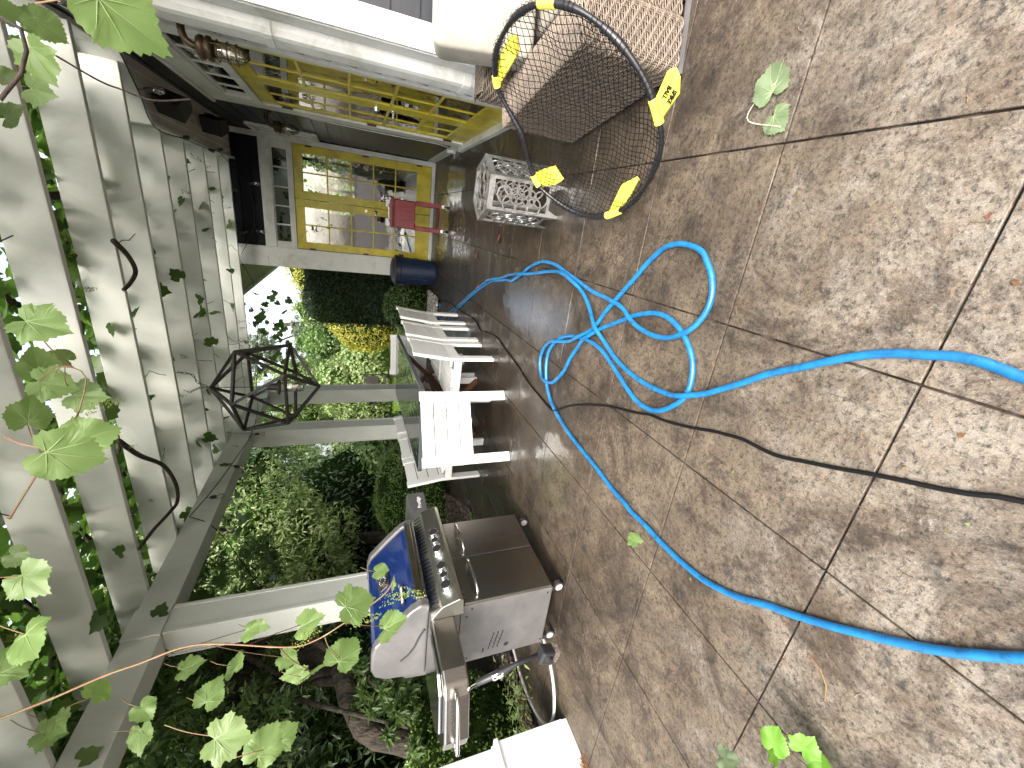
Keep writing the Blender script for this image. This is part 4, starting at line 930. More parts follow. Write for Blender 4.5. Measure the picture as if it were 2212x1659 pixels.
# ================= pendant lamp =================
PL=thing('pendant_lamp','large black geometric cage pendant lamp hanging over the table','pendant lamp',(-1.83,4.5,2.17))
C_=Vector((-1.83,4.5,2.17)); RR=.49; rr_=RR*.894; zz_=RR*.447
top=C_+Vector((0,0,RR)); bot=C_-Vector((0,0,RR))
UP=[C_+Vector((rr_*math.cos(R(a)),rr_*math.sin(R(a)),zz_)) for a in (-89,-17,55,127,199)]
LO=[C_+Vector((rr_*math.cos(R(a)),rr_*math.sin(R(a)),-zz_)) for a in (-53,19,91,163,235)]
b=MB()
for k in range(5):
    for p,q in ((top,UP[k]),(UP[k],UP[(k+1)%5]),(UP[k],LO[k]),(UP[(k+1)%5],LO[k]),(LO[k],LO[(k+1)%5]),(LO[k],bot)): b.bar(p,q,.026,.026,(q+p-2*C_).normalized())
b.build('cage',BLACK,PL,bevel=.002)
b=MB(); b.tube([top,C_+Vector((0,0,-.02))],.004,6); b.cyl(C_+Vector((0,0,-.0)),C_+Vector((0,0,-.10)),.035,.04,16); b.cyl(C_+Vector((0,0,-.10)),C_+Vector((0,0,-.115)),.085,.085,24); b.build('socket',BLACK,PL)
b=MB(); b.lathe([(.052,-.116),(.056,-.14),(.058,-.30),(.05,-.335),(.03,-.345),(.001,-.346)],tuple(C_),24); b.build('glass_jar',BULB,PL,smooth=True)
def chain(path,parent,name='chain'):
    P=catmull(path,.004); L=0; b=MB(); last=-1; k=0; acc=0
    for i in range(1,len(P)):
        acc+=(P[i]-P[i-1]).length
        if acc>=.034:
            acc=0; t_=(P[i]-P[i-1]).normalized(); ref=Vector((0,0,1)) if abs(t_.z)<.9 else Vector((1,0,0))
            a=t_.cross(ref).normalized(); 
            if k%2: a=a.cross(t_)
            b.tube([P[i]+t_*.023*math.cos(w_)+a*.010*math.sin(w_) for w_ in np.linspace(0,2*PI,10,False)],.0028,5,True); k+=1
    b.build(name,BLACK,parent)
chain([(-1.66,4.50,2.925),(-1.69,4.50,2.80),(-1.76,4.49,2.76),(-1.80,4.5,2.72),(-1.83,4.5,2.665)],PL)
chain([(-1.88,4.59,2.925),(-1.90,4.57,2.86),(-1.85,4.53,2.78),(-1.83,4.51,2.72),(-1.83,4.5,2.665)],PL)
# ================= string lights =================
def bulb(p,parent,dn=Vector((0,0,-1))):
    p=Vector(p); b=MB(); b.cyl(p,p+dn*.05,.016,.019,12); b.build('socket',DARK,parent)
    b=MB(); M=Matrix.Translation(p+dn*.05)@dn.to_track_quat('Z','Y').to_matrix().to_4x4()
    b.lathe([(.012,0),(.014,.012),(.028,.035),(.030,.05),(.024,.068),(.012,.078),(.001,.08)],(0,0,0),16,M=M); b.build('bulb',BULB,parent,smooth=True)
def string_light(path,bulbs,label):
    t=thing('string_light',label,'string light',path[0])
    P=catmull(path,.05); b=MB(); b.tube(P,.0042,6); b.build('cable',CABLE,t,smooth=True)
    for q in bulbs: 
        p=P[int(q*(len(P)-1))]; e=Vector((random.uniform(-.3,.3),random.uniform(-.3,.3),-1)).normalized(); bb=MB(); bb.tube([p,p+e*.045],.0035,6); bb.build('drop',CABLE,t); bulb(p+e*.04,t,e)
random.seed(5)
string_light([(.84,1.2,2.93),(.83,2.9,2.94),(.90,4.0,2.95),(.93,4.33,2.90),(.66,4.62,2.88),(.435,4.88,2.89),(.43,5.5,2.86),(.43,6.3,2.87),(.43,6.9,2.88),(.1,7.48,2.72),(-.4,7.45,2.68),(-.86,7.48,2.90)],(.32,.47,.57,.68,.74,.86,.95),'string of clear bulbs along the fascia below the soffit and across the far rafter')
string_light([(-3.09,4.15,2.90),(-3.08,4.6,2.80),(-3.07,5.2,2.72),(-3.06,5.8,2.66),(-3.05,6.6,2.72),(-3.07,7.3,2.86),(-2.3,7.45,2.80),(-1.4,7.46,2.76),(-.95,7.48,2.92)],(.06,.18,.32,.44,.56,.68,.86),'string of bulbs running along the side beam from the middle post to the far rafter')
string_light([(-3.09,4.15,2.90),(-3.12,4.05,2.72),(-3.3,3.95,2.55),(-3.8,3.9,2.35),(-4.5,4.2,2.2),(-5.4,4.8,2.25)],(.12,.4,.7),'string of bulbs sagging from the side beam out towards the garden trees')
string_light([(-3.2,-.3,2.6),(-3.35,1.0,2.2),(-3.6,1.7,2.05),(-4.3,2.8,2.3),(-5.2,3.6,2.6)],(.36,.75),'string of bulbs between the garden trees beyond the near post')
# ================= hose and cord =================
HOSEM=mat('blue_hose',(.008,.14,.34),.36,c2=(.007,.105,.26),scale=20,dirt=(.004,.018,.026),dscale=26,coat=.25)
def lay(paths,r_,gap):
    # give later strands a small lift where they cross earlier ones
    done=[]; out=[]
    for P in paths:
        pts=catmull([(x,y,r_) for x,y in P],.015); A=np.array([(p.x,p.y) for p in pts]); z=np.full(len(A),r_)
        for i in range(len(A)):
            pass
        if done:
            B=np.concatenate(done); 
            for i in range(len(A)):
                if (np.abs(B-A[i]).max(1)<.018).any(): z[i]=r_+gap
        for i in range(len(A)):
            if i>40:
                dd=np.abs(A[:i-30]-A[i]).max(1)
                if (dd<.018).any(): z[i]=r_+gap
        k=np.ones(7)/7
        for _ in range(2): z=np.maximum(r_,np.convolve(np.pad(z,3,'edge'),k,'valid')*1.0)
        z=r_+(z-r_)*1.25
        done.append(A); out.append([(a[0],a[1],zz) for a,zz in zip(A,z)])
    return out
hp=lay([HOSE2,HOSE1],.0125,.026)
b=MB(); b.tube(hp[0],.0125,12); b.tube(hp[1],.0125,12)
o=b.build('garden_hose',HOSEM,None,smooth=True); tag(o,'bright blue garden hose looped across the wet patio','hose')
cp_=lay([CORD],.0065,.0)[0]
cz=np.array(cp_); H1=np.array(hp[0]+hp[1])
zz=np.array([.0065+(.024 if (np.abs(H1[:,:2]-c[:2]).max(1)<.02).any() else 0) for c in cz]); zz=np.convolve(np.pad(zz,4,'edge'),np.ones(9)/9,'valid')*1.15
b=MB(); b.tube([(c[0],c[1],max(.0065,z)) for c,z in zip(cz,zz)],.0065,10); tag(b.build('power_cord',CABLE,None,smooth=True),'black power cord trailing over the patio beside the blue hose','cord')
# ================= vegetation =================
def frame(nrm,tip):
    nrm=nrm/np.linalg.norm(nrm,axis=1,keepdims=True); tip=tip-nrm*(tip*nrm).sum(1,keepdims=True); tip/= np.linalg.norm(tip,axis=1,keepdims=True)+1e-9
    return np.cross(tip,nrm),tip,nrm
def cloud(name,P,nrm,tip,size,T,F,mat,parent=None,smooth=False):
    P=np.asarray(P,float); x,y,z=frame(nrm,tip); s=np.asarray(size)[:,None,None]
    V=P[:,None]+s*(T[None,:,0:1]*x[:,None]+T[None,:,1:2]*y[:,None]+T[None,:,2:3]*z[:,None])
    FF=(F[None]+len(T)*np.arange(len(P))[:,None,None]).reshape(-1,F.shape[1])
    return arrays_mesh(name,V.reshape(-1,3),FF,mat,parent,smooth)
DIA=(np.array([(0,0,0),(.30,.45,.10),(0,1,0),(-.30,.45,.10)],float),np.array([(0,1,2),(0,2,3)]))
LAN=(np.array([(0,0,0),(.17,.4,.06),(0,1,-.12),(-.17,.4,.06)],float),np.array([(0,1,2),(0,2,3)]))
def grape(serr=1,seed=0):
    rg=np.random.default_rng(seed)
    half=[(0,-.02),(.12,-.22),(.30,-.28),(.44,-.20),(.54,-.06),(.57,.08),(.64,.18),(.63,.30),(.55,.38),(.53,.50),(.47,.62),(.35,.70),(.24,.80),(.12,.92),(0,1.04)] if seed<3 else [(.0,-.02),(.10,-.20),(.26,-.27),(.40,-.22),(.50,-.10),(.47,.03),(.60,.10),(.70,.24),(.60,.34),(.53,.40),(.52,.52),(.44,.66),(.27,.72),(.16,.84),(0,1.04)]
    pts=half+[(-x,y) for x,y in half[-2:0:-1]]
    out=[]
    for i in range(len(pts)):
        a,b_=np.array(pts[i]),np.array(pts[(i+1)%len(pts)]); a=a*(1+rg.uniform(-.06,.06))
        out.append(a)
        if serr: m_=(a+b_)/2; m_=m_*(.93+rg.uniform(-.02,.03)); out.append(m_)
    O=np.array(out); n=len(O); c=np.array([0,.18])
    def zf(p): 
        x,y=p; return (.22+.08*math.sin(seed*2.3))*abs(x)-.30*(x*x)-.16*max(0,y-.3)**2+.05*math.sin(8*x+4*y+seed*1.7)*min(1,abs(x)*2.5)+.03*math.sin(13*y+seed)*abs(x)
    V=[(c[0],c[1],zf(c))]; 
    for k,s_ in enumerate((.38,.72,1.0)):
        for q in O: p=c+(q-c)*s_; V.append((p[0],p[1],zf(p)))
    F=[]
    for i in range(n): F.append((0,1+i,1+(i+1)%n))
    for k in range(2):
        for i in range(n):
            a,b_,c_,d_=1+k*n+i,1+k*n+(i+1)%n,1+(k+1)*n+(i+1)%n,1+(k+1)*n+i; F+=[(a,d_,c_),(a,c_,b_)]
    # pale veins, a hair above the blade on both sides
    VV=[];
    return np.array(V,float),np.array(F),zf
GL,GF,_=grape(0,1)
GLs=(GL[:],GF[:])
# simple outline for far vine leaves
def simple_grape():
    half=[(.0,0),(.26,-.25),(.50,-.08),(.66,.26),(.44,.38),(.42,.66),(.2,.74),(0,1.02)]
    pts=half+[(-x,y) for x,y in half[-2:0:-1]]; V=[(0,.2,0)]+[(x,y,.16*abs(x)-.12*y*y) for x,y in pts]; n=len(pts)
    return np.array(V,float),np.array([(0,1+i,1+(i+1)%n) for i in range(n)])
SG=simple_grape()
VINE=leafmat('vine_leaf',(.045,.09,.02),(.075,.135,.03),(.12,.18,.045),.52,.42)
HERO=leafmat('young_vine_leaf',(.13,.21,.07),(.17,.26,.09),(.25,.31,.10),.45,.4)
VEIN=mat('leaf_vein',(.26,.36,.15),.5)
BOX=leafmat('boxwood_leaf',(.085,.15,.03),(.13,.21,.04),(.20,.29,.06),.2,.35)
YEW=leafmat('yew_needle',(.008,.022,.008),(.012,.03,.010),(.022,.05,.015),.1,.5)
GOLD=leafmat('golden_needle',(.22,.22,.035),(.34,.32,.045),(.45,.42,.06),.3,.5)
LTG=leafmat('light_shrub_leaf',(.17,.24,.09),(.24,.31,.12),(.34,.40,.19),.35,.45)
MIDG=leafmat('tree_leaf',(.07,.125,.04),(.115,.18,.06),(.18,.25,.09),.4,.4)
DKG=leafmat('evergreen_leaf',(.04,.075,.028),(.065,.11,.04),(.10,.15,.06),.2,.4)
GRYG=leafmat('grey_green_needle',(.10,.13,.09),(.14,.17,.12),(.20,.23,.17),.25,.5)
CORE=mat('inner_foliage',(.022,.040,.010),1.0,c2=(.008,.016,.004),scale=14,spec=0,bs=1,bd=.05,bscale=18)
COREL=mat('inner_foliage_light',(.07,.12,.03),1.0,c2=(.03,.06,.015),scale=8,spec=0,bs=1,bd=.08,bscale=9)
def rnd_dir(n): v=rng.normal(size=(n,3)); return v/np.linalg.norm(v,axis=1,keepdims=True)
def blobcore(centers,radii,parent,name='inner_crown',mt=None):
    b=MB()
    for c,r_ in zip(centers,radii):
        prof=[(max(.001,math.cos(a)),math.sin(a)) for a in np.linspace(-PI/2,PI/2,9)]
        vs=[];n=14
        for pr,pz in prof:
            for k in range(n):
                w_=1+.12*math.sin(k*1.9+pz*5+c[0]*7); vs.append((c[0]+r_[0]*pr*math.cos(2*PI*k/n)*w_,c[1]+r_[1]*pr*math.sin(2*PI*k/n)*w_,max(.02,c[2]+r_[2]*pz*w_)))
        fs=[(i*n+k,i*n+(k+1)%n,(i+1)*n+(k+1)%n,(i+1)*n+k) for i in range(8) for k in range(n)]
        b.add(vs,fs)
    return b.build(name,mt or CORE,parent,smooth=True)
def superq(n,c,r_,e,jit):
    d_=rnd_dir(n); q=np.sign(d_)*np.abs(d_)**e; 
    k=1/(np.abs(d_[:,0:1])**(2/e)+np.abs(d_[:,1:2])**(2/e)+np.abs(d_[:,2:3])**(2/e))**(e/2)
    P=d_*k; N_=np.sign(P)*np.abs(P)**(2/e-1)/np.array(r_); N_/=np.linalg.norm(N_,axis=1,keepdims=True)
    Q=np.array(c)+P*np.array(r_); m_=1+.035*np.sin(Q[:,0:1]*6+Q[:,1:2]*4)+.03*np.sin(Q[:,2:3]*9+Q[:,1:2]*7)
    return np.array(c)+P*np.array(r_)*m_*(1-rng.uniform(0,jit,(n,1))),N_
def hedge(name,label,cat,c,r_,e,n,size,mat,zmin=.03,T=DIA,jit=.10,group=None,core=.90):
    t=thing(name,label,cat,(c[0],c[1],0),0,group)
    P,N_=superq(n,c,r_,e,jit); ok=P[:,2]>zmin; P,N_=P[ok],N_[ok]
    nn_=N_+rng.normal(0,.55,N_.shape); tip=N_*.8+np.array([0,0,.5])+rng.normal(0,.7,N_.shape)
    cloud('foliage',P,nn_,tip,rng.uniform(.6,1.25,len(P))*size,T[0],T[1],mat,t)
    Pc,Nc=None,None
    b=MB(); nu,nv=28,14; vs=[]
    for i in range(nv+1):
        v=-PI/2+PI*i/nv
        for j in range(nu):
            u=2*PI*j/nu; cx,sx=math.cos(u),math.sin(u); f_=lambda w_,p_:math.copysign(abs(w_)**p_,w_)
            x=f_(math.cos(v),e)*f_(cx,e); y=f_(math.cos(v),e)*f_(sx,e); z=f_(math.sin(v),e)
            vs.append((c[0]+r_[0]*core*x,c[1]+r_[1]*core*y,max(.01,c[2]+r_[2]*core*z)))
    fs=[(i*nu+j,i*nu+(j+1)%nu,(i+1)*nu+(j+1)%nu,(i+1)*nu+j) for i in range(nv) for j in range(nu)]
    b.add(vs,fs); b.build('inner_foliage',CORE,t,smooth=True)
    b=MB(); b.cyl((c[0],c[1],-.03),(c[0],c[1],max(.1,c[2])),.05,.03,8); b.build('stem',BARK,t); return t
hedge('boxwood_ball','round clipped boxwood beyond the hedge side chairs','boxwood',(-4.45,5.95,.12),(.98,1.0,.92),.92,30000,.032,BOX,core=.95)
hedge('boxwood_hedge','clipped boxwood hedge behind the grill at the left edge','hedge',(-4.45,1.2,.42),(.72,1.38,.58),.55,42000,.028,BOX,core=.95)
hedge('yew_hedge','tall dark square clipped evergreen hedge beyond the house corner','hedge',(-1.72,9.95,1.0),(.68,.95,1.27),.22,26000,.055,YEW,T=LAN,jit=.08)
hedge('small_shrub','low rounded shrub beside the navy bin','shrub',(-1.62,8.0,.32),(.45,.42,.48),.95,3500,.05,MIDG)
hedge('golden_conifer','tall golden conifer showing above the dark clipped hedge','conifer',(-1.85,13.6,1.0),(1.5,1.4,2.25),1.25,22000,.10,GOLD,T=LAN,jit=.2)
hedge('golden_shrub','yellow conifer bush left of the dark hedge','shrub',(-3.15,12.9,.9),(.95,.8,1.15),1.1,14000,.09,GOLD,T=LAN,jit=.2)
def tree(name,label,cat,base,trunk,clumps,n,size,mat,T=DIA,group=None,core=.55,trad=.12,limbs=True):
    # trunk: list of points; clumps: (cx,cy,cz,rx,ry,rz)
    t=thing(name,label,cat,base,0,group)
    b=MB()
    if trunk:
        P=catmull(trunk,.15); m_=len(P); b.tube([p+Vector((random.uniform(-.012,.012),random.uniform(-.012,.012),0)) for p in P],[trad*(1-.6*i/m_) for i in range(m_)],10)
        if limbs:
            for c in clumps:
                q=P[int(random.uniform(.45,.95)*(m_-1))]; e=Vector(c[:3]); mid=(q+e)/2+Vector((random.uniform(-.2,.2),random.uniform(-.2,.2),random.uniform(0,.25)))
                L=catmull([q,mid,e],.2); b.tube(L,[trad*.38*(1-.8*i/len(L)) for i in range(len(L))],7)
        b.build('trunk',BARK,t,smooth=True)
    vol=np.array([c[3]*c[4]*c[5] for c in clumps])**(2/3); cnt=(n*vol/vol.sum()).astype(int)
    PP=[];NN=[]
    for c,k in zip(clumps,cnt):
        sub=max(4,k//70); d_=rnd_dir(sub); rad=rng.uniform(.45,1,(sub,1))**.5; cc=np.array(c[:3])+d_*rad*np.array(c[3:])
        sel=rng.integers(0,sub,k); rs=rng.uniform(.12,.30,sub)*min(c[3:])
        off=rnd_dir(k)*(rng.uniform(0,1,(k,1))**.6)*rs[sel][:,None]*np.array([1.15,1.15,.75])
        if core>=.3:  # leafy shell over the whole lobe
            ks=int(k*.62); ds=rnd_dir(ks); wob=1+.10*np.sin(ds[:,0]*9+c[0])+.09*np.sin(ds[:,2]*11+ds[:,1]*7)
            off[:ks]=ds*np.array(c[3:])*(.80+.22*rng.uniform(0,1,(ks,1)))*wob[:,None]; cs=cc[sel]; cs[:ks]=np.array(c[:3])
            PP.append(cs+off); nn_=off/np.maximum(.05,np.linalg.norm(off,axis=1,keepdims=True)); NN.append(nn_*.8+np.array([0,0,.5])+rng.normal(0,.45,(k,3)))
        else:
            PP.append(cc[sel]+off); NN.append(off/rs[sel][:,None]*.6+np.array([0,0,.6])+rng.normal(0,.45,(k,3)))
    P=np.concatenate(PP); NN=np.concatenate(NN); ok=P[:,2]>.05; P,NN=P[ok],NN[ok]
    tip=rng.normal(0,1,P.shape)+np.array([0,0,-.7])
    cloud('crown',P,NN,tip,rng.uniform(.6,1.3,len(P))*size,T[0],T[1],mat,t)
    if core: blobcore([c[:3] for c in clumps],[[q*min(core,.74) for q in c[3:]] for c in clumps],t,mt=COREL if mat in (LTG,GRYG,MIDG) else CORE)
    return t
random.seed(21)
def az(a,dist,z): return (-dist*math.sin(R(a)),dist*math.cos(R(a)),z)
def cl(a,dist,z,rx,ry,rz): x,y,z=az(a,dist,z); return (x,y,z,rx,ry,rz)
# big spreading tree on the left with its low leaning trunk
x0_,y0_,_=az(64,5.2,0)
tree('leaning_tree','old tree with thick low leaning trunk and hanging leafy shoots behind the grill','tree',(x0_,y0_,0),
 [(x0_-.2,y0_-.5,0),az(64,5.0,.7),az(60.5,4.9,1.30),az(57.5,4.9,1.42),az(54.5,5.1,1.52),az(52,5.4,1.95),az(50,5.7,2.6),az(49,6.0,3.6)],
 [cl(62,5.0,3.0,.9,.9,.8),cl(56,5.2,3.3,.9,.9,.7),cl(50,5.6,3.1,.9,.8,.8),cl(66,4.6,2.3,.7,.7,.5),cl(58,5.6,2.5,.8,.6,.5),cl(52,5.9,2.4,.7,.6,.5),cl(47,6.3,2.7,.8,.7,.7),cl(60,4.6,2.05,.5,.4,.3),cl(54,5.0,2.0,.4,.4,.25),cl(57.5,4.7,1.15,.35,.3,.25),cl(61.5,4.5,.95,.3,.3,.2)],34000,.085,MIDG,T=LAN,core=0,trad=.12)
tree('leafy_tree','bright leafy tree hanging over the boxwood ball beyond the side posts','tree',az(42,9.2,0),
 [az(42,9.2,0),az(41.5,9.1,1.5),az(41,9.0,3.2),az(40,9,5)],
 [cl(46,8.4,2.9,1.0,1,.8),cl(41,8.6,3.1,1.1,1,.9),cl(37,9.0,3.0,.9,.9,.9),cl(44,8.8,4.4,1.4,1.3,.9),cl(38,9.4,4.6,1.4,1.3,1),cl(43.5,8.2,2.05,.9,.8,.6),cl(46.5,7.9,1.75,.7,.6,.5),cl(41,8.5,1.7,.6,.6,.45),cl(49,7.6,2.6,.9,.8,.8),cl(39,8.6,2.3,.7,.7,.45),cl(47.5,7.9,2.2,.6,.6,.4)],24000,.10,LTG,T=LAN,core=.35,trad=.14)
tree('evergreen_tree','dark evergreen filling the shade behind the boxwood ball','tree',az(43,10.6,0),
 [az(43,10.6,0),az(43,10.6,3),az(43,10.6,6)],
 [cl(47,10.2,1.4,1.3,1.2,1.4),cl(41,10.4,1.5,1.4,1.3,1.5),cl(36,10.8,1.5,1.3,1.2,1.5),cl(52,9.6,1.5,1.4,1.3,1.5),cl(44,11,3.6,1.8,1.6,1.6),cl(37,11.5,3.8,1.8,1.6,1.6),cl(51,10,3.6,1.6,1.5,1.5)],22000,.13,DKG,T=LAN,core=.82,trad=.2)
tree('evergreen_tree','dark evergreen filling the shade behind the leaning trunk','tree',az(58,8.5,0),
 [az(58,8.5,0),az(58,8.5,3),az(58,8.6,6)],
 [cl(57,7.9,1.2,1.3,1.2,1.3),cl(63,7.4,1.2,1.3,1.2,1.3),cl(69,7.0,1.3,1.3,1.2,1.4),cl(60,8,3.4,1.7,1.6,1.5),cl(68,7.6,3.4,1.6,1.5,1.5),cl(75,6.6,2.2,1.5,1.4,2.0)],22000,.12,DKG,T=LAN,core=.82,trad=.2)
tree('holly_shrub','dark glossy young shrub behind the grill lid','shrub',az(60,5.6,0),[az(60,5.6,0),az(60,5.5,.8)],
 [cl(59,5.5,.9,.45,.4,.35),cl(62,5.3,.5,.5,.4,.4),cl(56.5,5.7,.7,.4,.4,.35)],3500,.10,MIDG,core=0,trad=.03)
tree('holly_shrub','dark leafy shrub in front of the side post and far table end','shrub',az(30.5,8.8,0),[az(30.5,8.8,0),az(30.5,8.8,.6)],
 [cl(30.5,8.7,.75,.55,.5,.5),cl(33,8.7,.4,.5,.5,.4),cl(28.5,9,.4,.45,.4,.35)],3500,.12,MIDG,core=.5,trad=.03)
# shrub border round the lawn
for k,(a,d_,z,r1,r2,mt,lab,n_) in enumerate(((27,17,1.0,1.5,1.4,LTG,'pale green rounded shrub between the two far posts',8000),(21.5,16,1.35,1.5,1.7,LTG,'broad pale green shrub right of the far post beside the lawn',9000),
 (16.5,18,1.7,1.6,2.1,MIDG,'tall mid green shrub behind the lawn, next to the golden bush',8000),(33,15,1.3,1.6,1.8,LTG,'pale leafy shrub left of the middle post',8000),(38,14,1.2,1.5,1.7,MIDG,'green shrub beyond the hanging leafy tree',6000),
 (12.5,19,1.8,1.4,2.2,LTG,'tall pale shrub just left of the dark hedge',7000),(7.5,19,1.6,1.5,2.1,MIDG,'green shrub behind the dark hedge',4000))):
    c=az(a,d_,z); tree('shrub',lab,'shrub',(c[0],c[1],0),[(c[0],c[1],0),(c[0],c[1],z)],[(c[0],c[1],z*.7,r1*.9,r1*.8,r2*.6),(c[0]-.6,c[1]+.2,z*1.1,r1*.6,r1*.6,r2*.55),(c[0]+.7,c[1],z*.8,r1*.6,r1*.6,r2*.5),(c[0]+.1,c[1]-.4,z*1.5,r1*.5,r1*.5,r2*.4)],n_,.13,mt,group='shrubs round the lawn',core=.78,trad=.06)
for k,(a,d_,z,r1,mt,lab,n_) in enumerate(((14.5,24,4.3,2.6,GRYG,'tall grey green tree against the sky beyond the lawn, nearest the house gable',22000),(20,26,5.4,3.0,GRYG,'tall airy grey tree against the sky, left of the other',20000),(27,24,5.5,3.4,LTG,'tall bright green tree behind the far posts',13000),(34,20,5,3.2,LTG,'tall bright green tree behind the middle post',13000),(7,25,2.2,2.2,GRYG,'grey tree mostly hidden behind the house gable',5000),(40,18,5.5,3.2,MIDG,'tall green tree behind the hanging leafy tree',9000),(50,14,6,3,MIDG,'tall green tree above the evergreens at far left',8000))):
    c=az(a,d_,z); 
    tree('tree',lab,'tree',(c[0],c[1],0),[(c[0],c[1],0),(c[0]+.2,c[1],z*.5),(c[0],c[1],z*1.1)],[(c[0]+random.uniform(-1,1)*r1*.65,c[1]+random.uniform(-1,1)*r1*.4,z+random.uniform(-.85,.7)*r1*.8,r1*random.uniform(.35,.6)*(.8 if mt is GRYG else 1),r1*.5,r1*random.uniform(.25,.42)*(.7 if mt is GRYG else 1)) for _ in range(8 if mt is GRYG else 9)],n_,.17 if mt is GRYG else .20,mt,T=LAN,group='tall trees beyond the lawn',core=.0 if mt is GRYG else .6,trad=.22)
# far woodland belt closing the view (uncountable mass)
PP=[];n=26000
a_=np.radians(rng.uniform(-2,95,n)); dd=rng.uniform(27,34,n); z=rng.uniform(0,1,n)**.8*(3.2+1.2*np.sin(a_*19)+.8*np.sin(a_*43))
P=np.stack([-dd*np.sin(a_),dd*np.cos(a_),z+.1],1)
o=cloud('woodland',P,rng.normal(0,.6,P.shape)+np.array([.4,-.8,.5]),rng.normal(0,1,P.shape),rng.uniform(.25,.6,n),DIA[0],DIA[1],LTG); o['kind']='stuff'
# garden seen through the house windows
tree('tree','sunlit tree behind the house, seen through the far door glass','tree',(1.0,17,0),[(1.0,17,0),(1.0,17,3)],[(.2,16.5,2.6,1.5,1,1.2),(1.8,17,2.4,1.5,1,1.4),(1,17,4,1.8,1.2,1.2)],7000,.14,LTG,core=.4)
# lawn grass blades (stuff)
n=26000; yy=rng.uniform(8.9,24,n); aa=np.radians(rng.uniform(12,27,n)); P=np.stack([-yy*np.tan(aa),yy,np.full(n,-.03)],1)
o=cloud('grass',P,rng.normal(0,1,P.shape)*np.array([1,1,.1]),np.array([0,0,1.])+rng.normal(0,.35,P.shape),rng.uniform(.03,.07,n),LAN[0],LAN[1],leafmat('grass_blade',(.12,.20,.02),(.17,.27,.03),(.26,.34,.05),.3,.6)); o['kind']='stuff'
# low plants by the bed edge
def tuft(name,label,cat,c,n,h,mat,spread=.2,T=LAN,size=.1):
    t=thing(name,label,cat,c); P=np.array(c)+np.stack([rng.normal(0,spread,n),rng.normal(0,spread,n),rng.uniform(.02,h,n)],1)
    cloud('foliage',P,rng.normal(0,.5,P.shape)+np.array([0,0,1]),rng.normal(0,1,P.shape)+np.array([0,0,.4]),rng.uniform(.6,1.2,n)*size,T[0],T[1],mat,t)
    b=MB()
    for k in range(10): q=P[k*n//11]; b.tube([c,tuple((np.array(c)+q)/2+np.array([0,0,.03])),tuple(q)],.003,5)
    b.build('stem',SHOOT,t); return t
tuft('euphorbia','bright green feathery plant between the grill shelf and the mulch','plant',(-3.95,3.75,.03),1500,.34,LTG,.17,size=.07)
tuft('ground_plant','low green plant at the patio edge beyond the grill cabinet','plant',(-3.3,3.42,.03),350,.12,MIDG,.10,size=.06)
tuft('ground_plant','small weeds in the soil behind the gas hose','plant',(-3.6,1.9,.04),260,.16,LTG,.16,size=.06)
tuft('hosta','pale variegated plant against the dark hedge foot','plant',(-2.5,8.6,.05),260,.45,leafmat('variegated_leaf',(.35,.42,.12),(.45,.5,.2),(.5,.55,.3),.3,.4),.16,T=DIA,size=.17)
tuft('hosta','dark leafy border plant at the lawn edge beyond the table','plant',(-3.0,9.4,.05),500,.35,MIDG,.28,T=DIA,size=.12)
tuft('rhododendron','pale flowering shrub glimpsed beyond the far end of the grill lid','shrub',(-5.2,4.0,.05),900,.95,leafmat('pale_flower_leaf',(.10,.16,.06),(.22,.28,.14),(.5,.55,.42),.3,.5),.25,T=DIA,size=.07)
# black outdoor chair on the lawn
t=thing('metal_chair','small black metal chair with rounded back standing on the lawn beyond the table','chair',(-4.95,12.4,0),R(15),local=True)
b=MB(); b.tube(catmull([(-.24,0,0),(-.24,0,.95),(-.18,0,1.03),(0,0,1.05),(.18,0,1.03),(.24,0,.95),(.24,0,0)],.05),.022,8); b.box(-.2,.2,-.015,.015,.62,.98); b.box(-.24,.24,-.45,0,.43,.46)
b.cyl((-.22,-.43,0),(-.22,-.43,.44),.018,n=8); b.cyl((.22,-.43,0),(.22,-.43,.44),.018,n=8); b.build('frame',BLACK,t)
# ---------------- grape vine on the pergola ----------------
GV=thing('grape_vine','old grape vine covering the top of the pergola with leaves and woody stems','vine',(-3.4,2.9,0))
b=MB(); random.seed(9)
for k in range(9):
    y=.9+k*.85; P=[(-3.6+random.uniform(-.2,.2),y,3.2)]
    for i in range(9): P.append((-3.4+i*.5,y+random.uniform(-.28,.28),3.24+random.uniform(-.03,.2)))
    b.tube(catmull(P,.06),[random.uniform(.012,.022)*1.0 for _ in catmull(P,.06)],7)
for x in (-3.1,-1.9,-.4):
    P=[(x+random.uniform(-.3,.3),.6+i*.8,3.24+random.uniform(0,.12)) for i in range(10)]; Q=catmull(P,.06); b.tube(Q,[.024+.004*math.sin(i*.6) for i in range(len(Q))],9)
for s_ in STEMS[:2]: Q=catmull(s_,.03); b.tube(Q,[.019*(1-.35*i/len(Q)) for i in range(len(Q))],9)
for s_ in STEMS[2:]: Q=catmull(s_,.03); b.tube(Q,[.0045]*len(Q),6)
for k in range(34): # bare twig stubs hanging in the gaps
    y=random.choice(RY)+random.uniform(.02,.2); x=random.uniform(-2.9,.2); z=2.98
    P=[(x,y,z+.05)]
    for i in range(random.randint(2,4)): P.append((P[-1][0]+random.uniform(-.06,.06),P[-1][1]+random.uniform(-.05,.03),P[-1][2]-random.uniform(.03,.07)))
    b.tube(P,[.0045]+[.003]*(len(P)-1),5)
b.build('stem',VBARK,GV,smooth=True)
n=10000; P=np.stack([rng.uniform(-4.2,.75,n),rng.uniform(.9,8.0,n),3.20+rng.uniform(0,1,n)**1.5*.55],1)
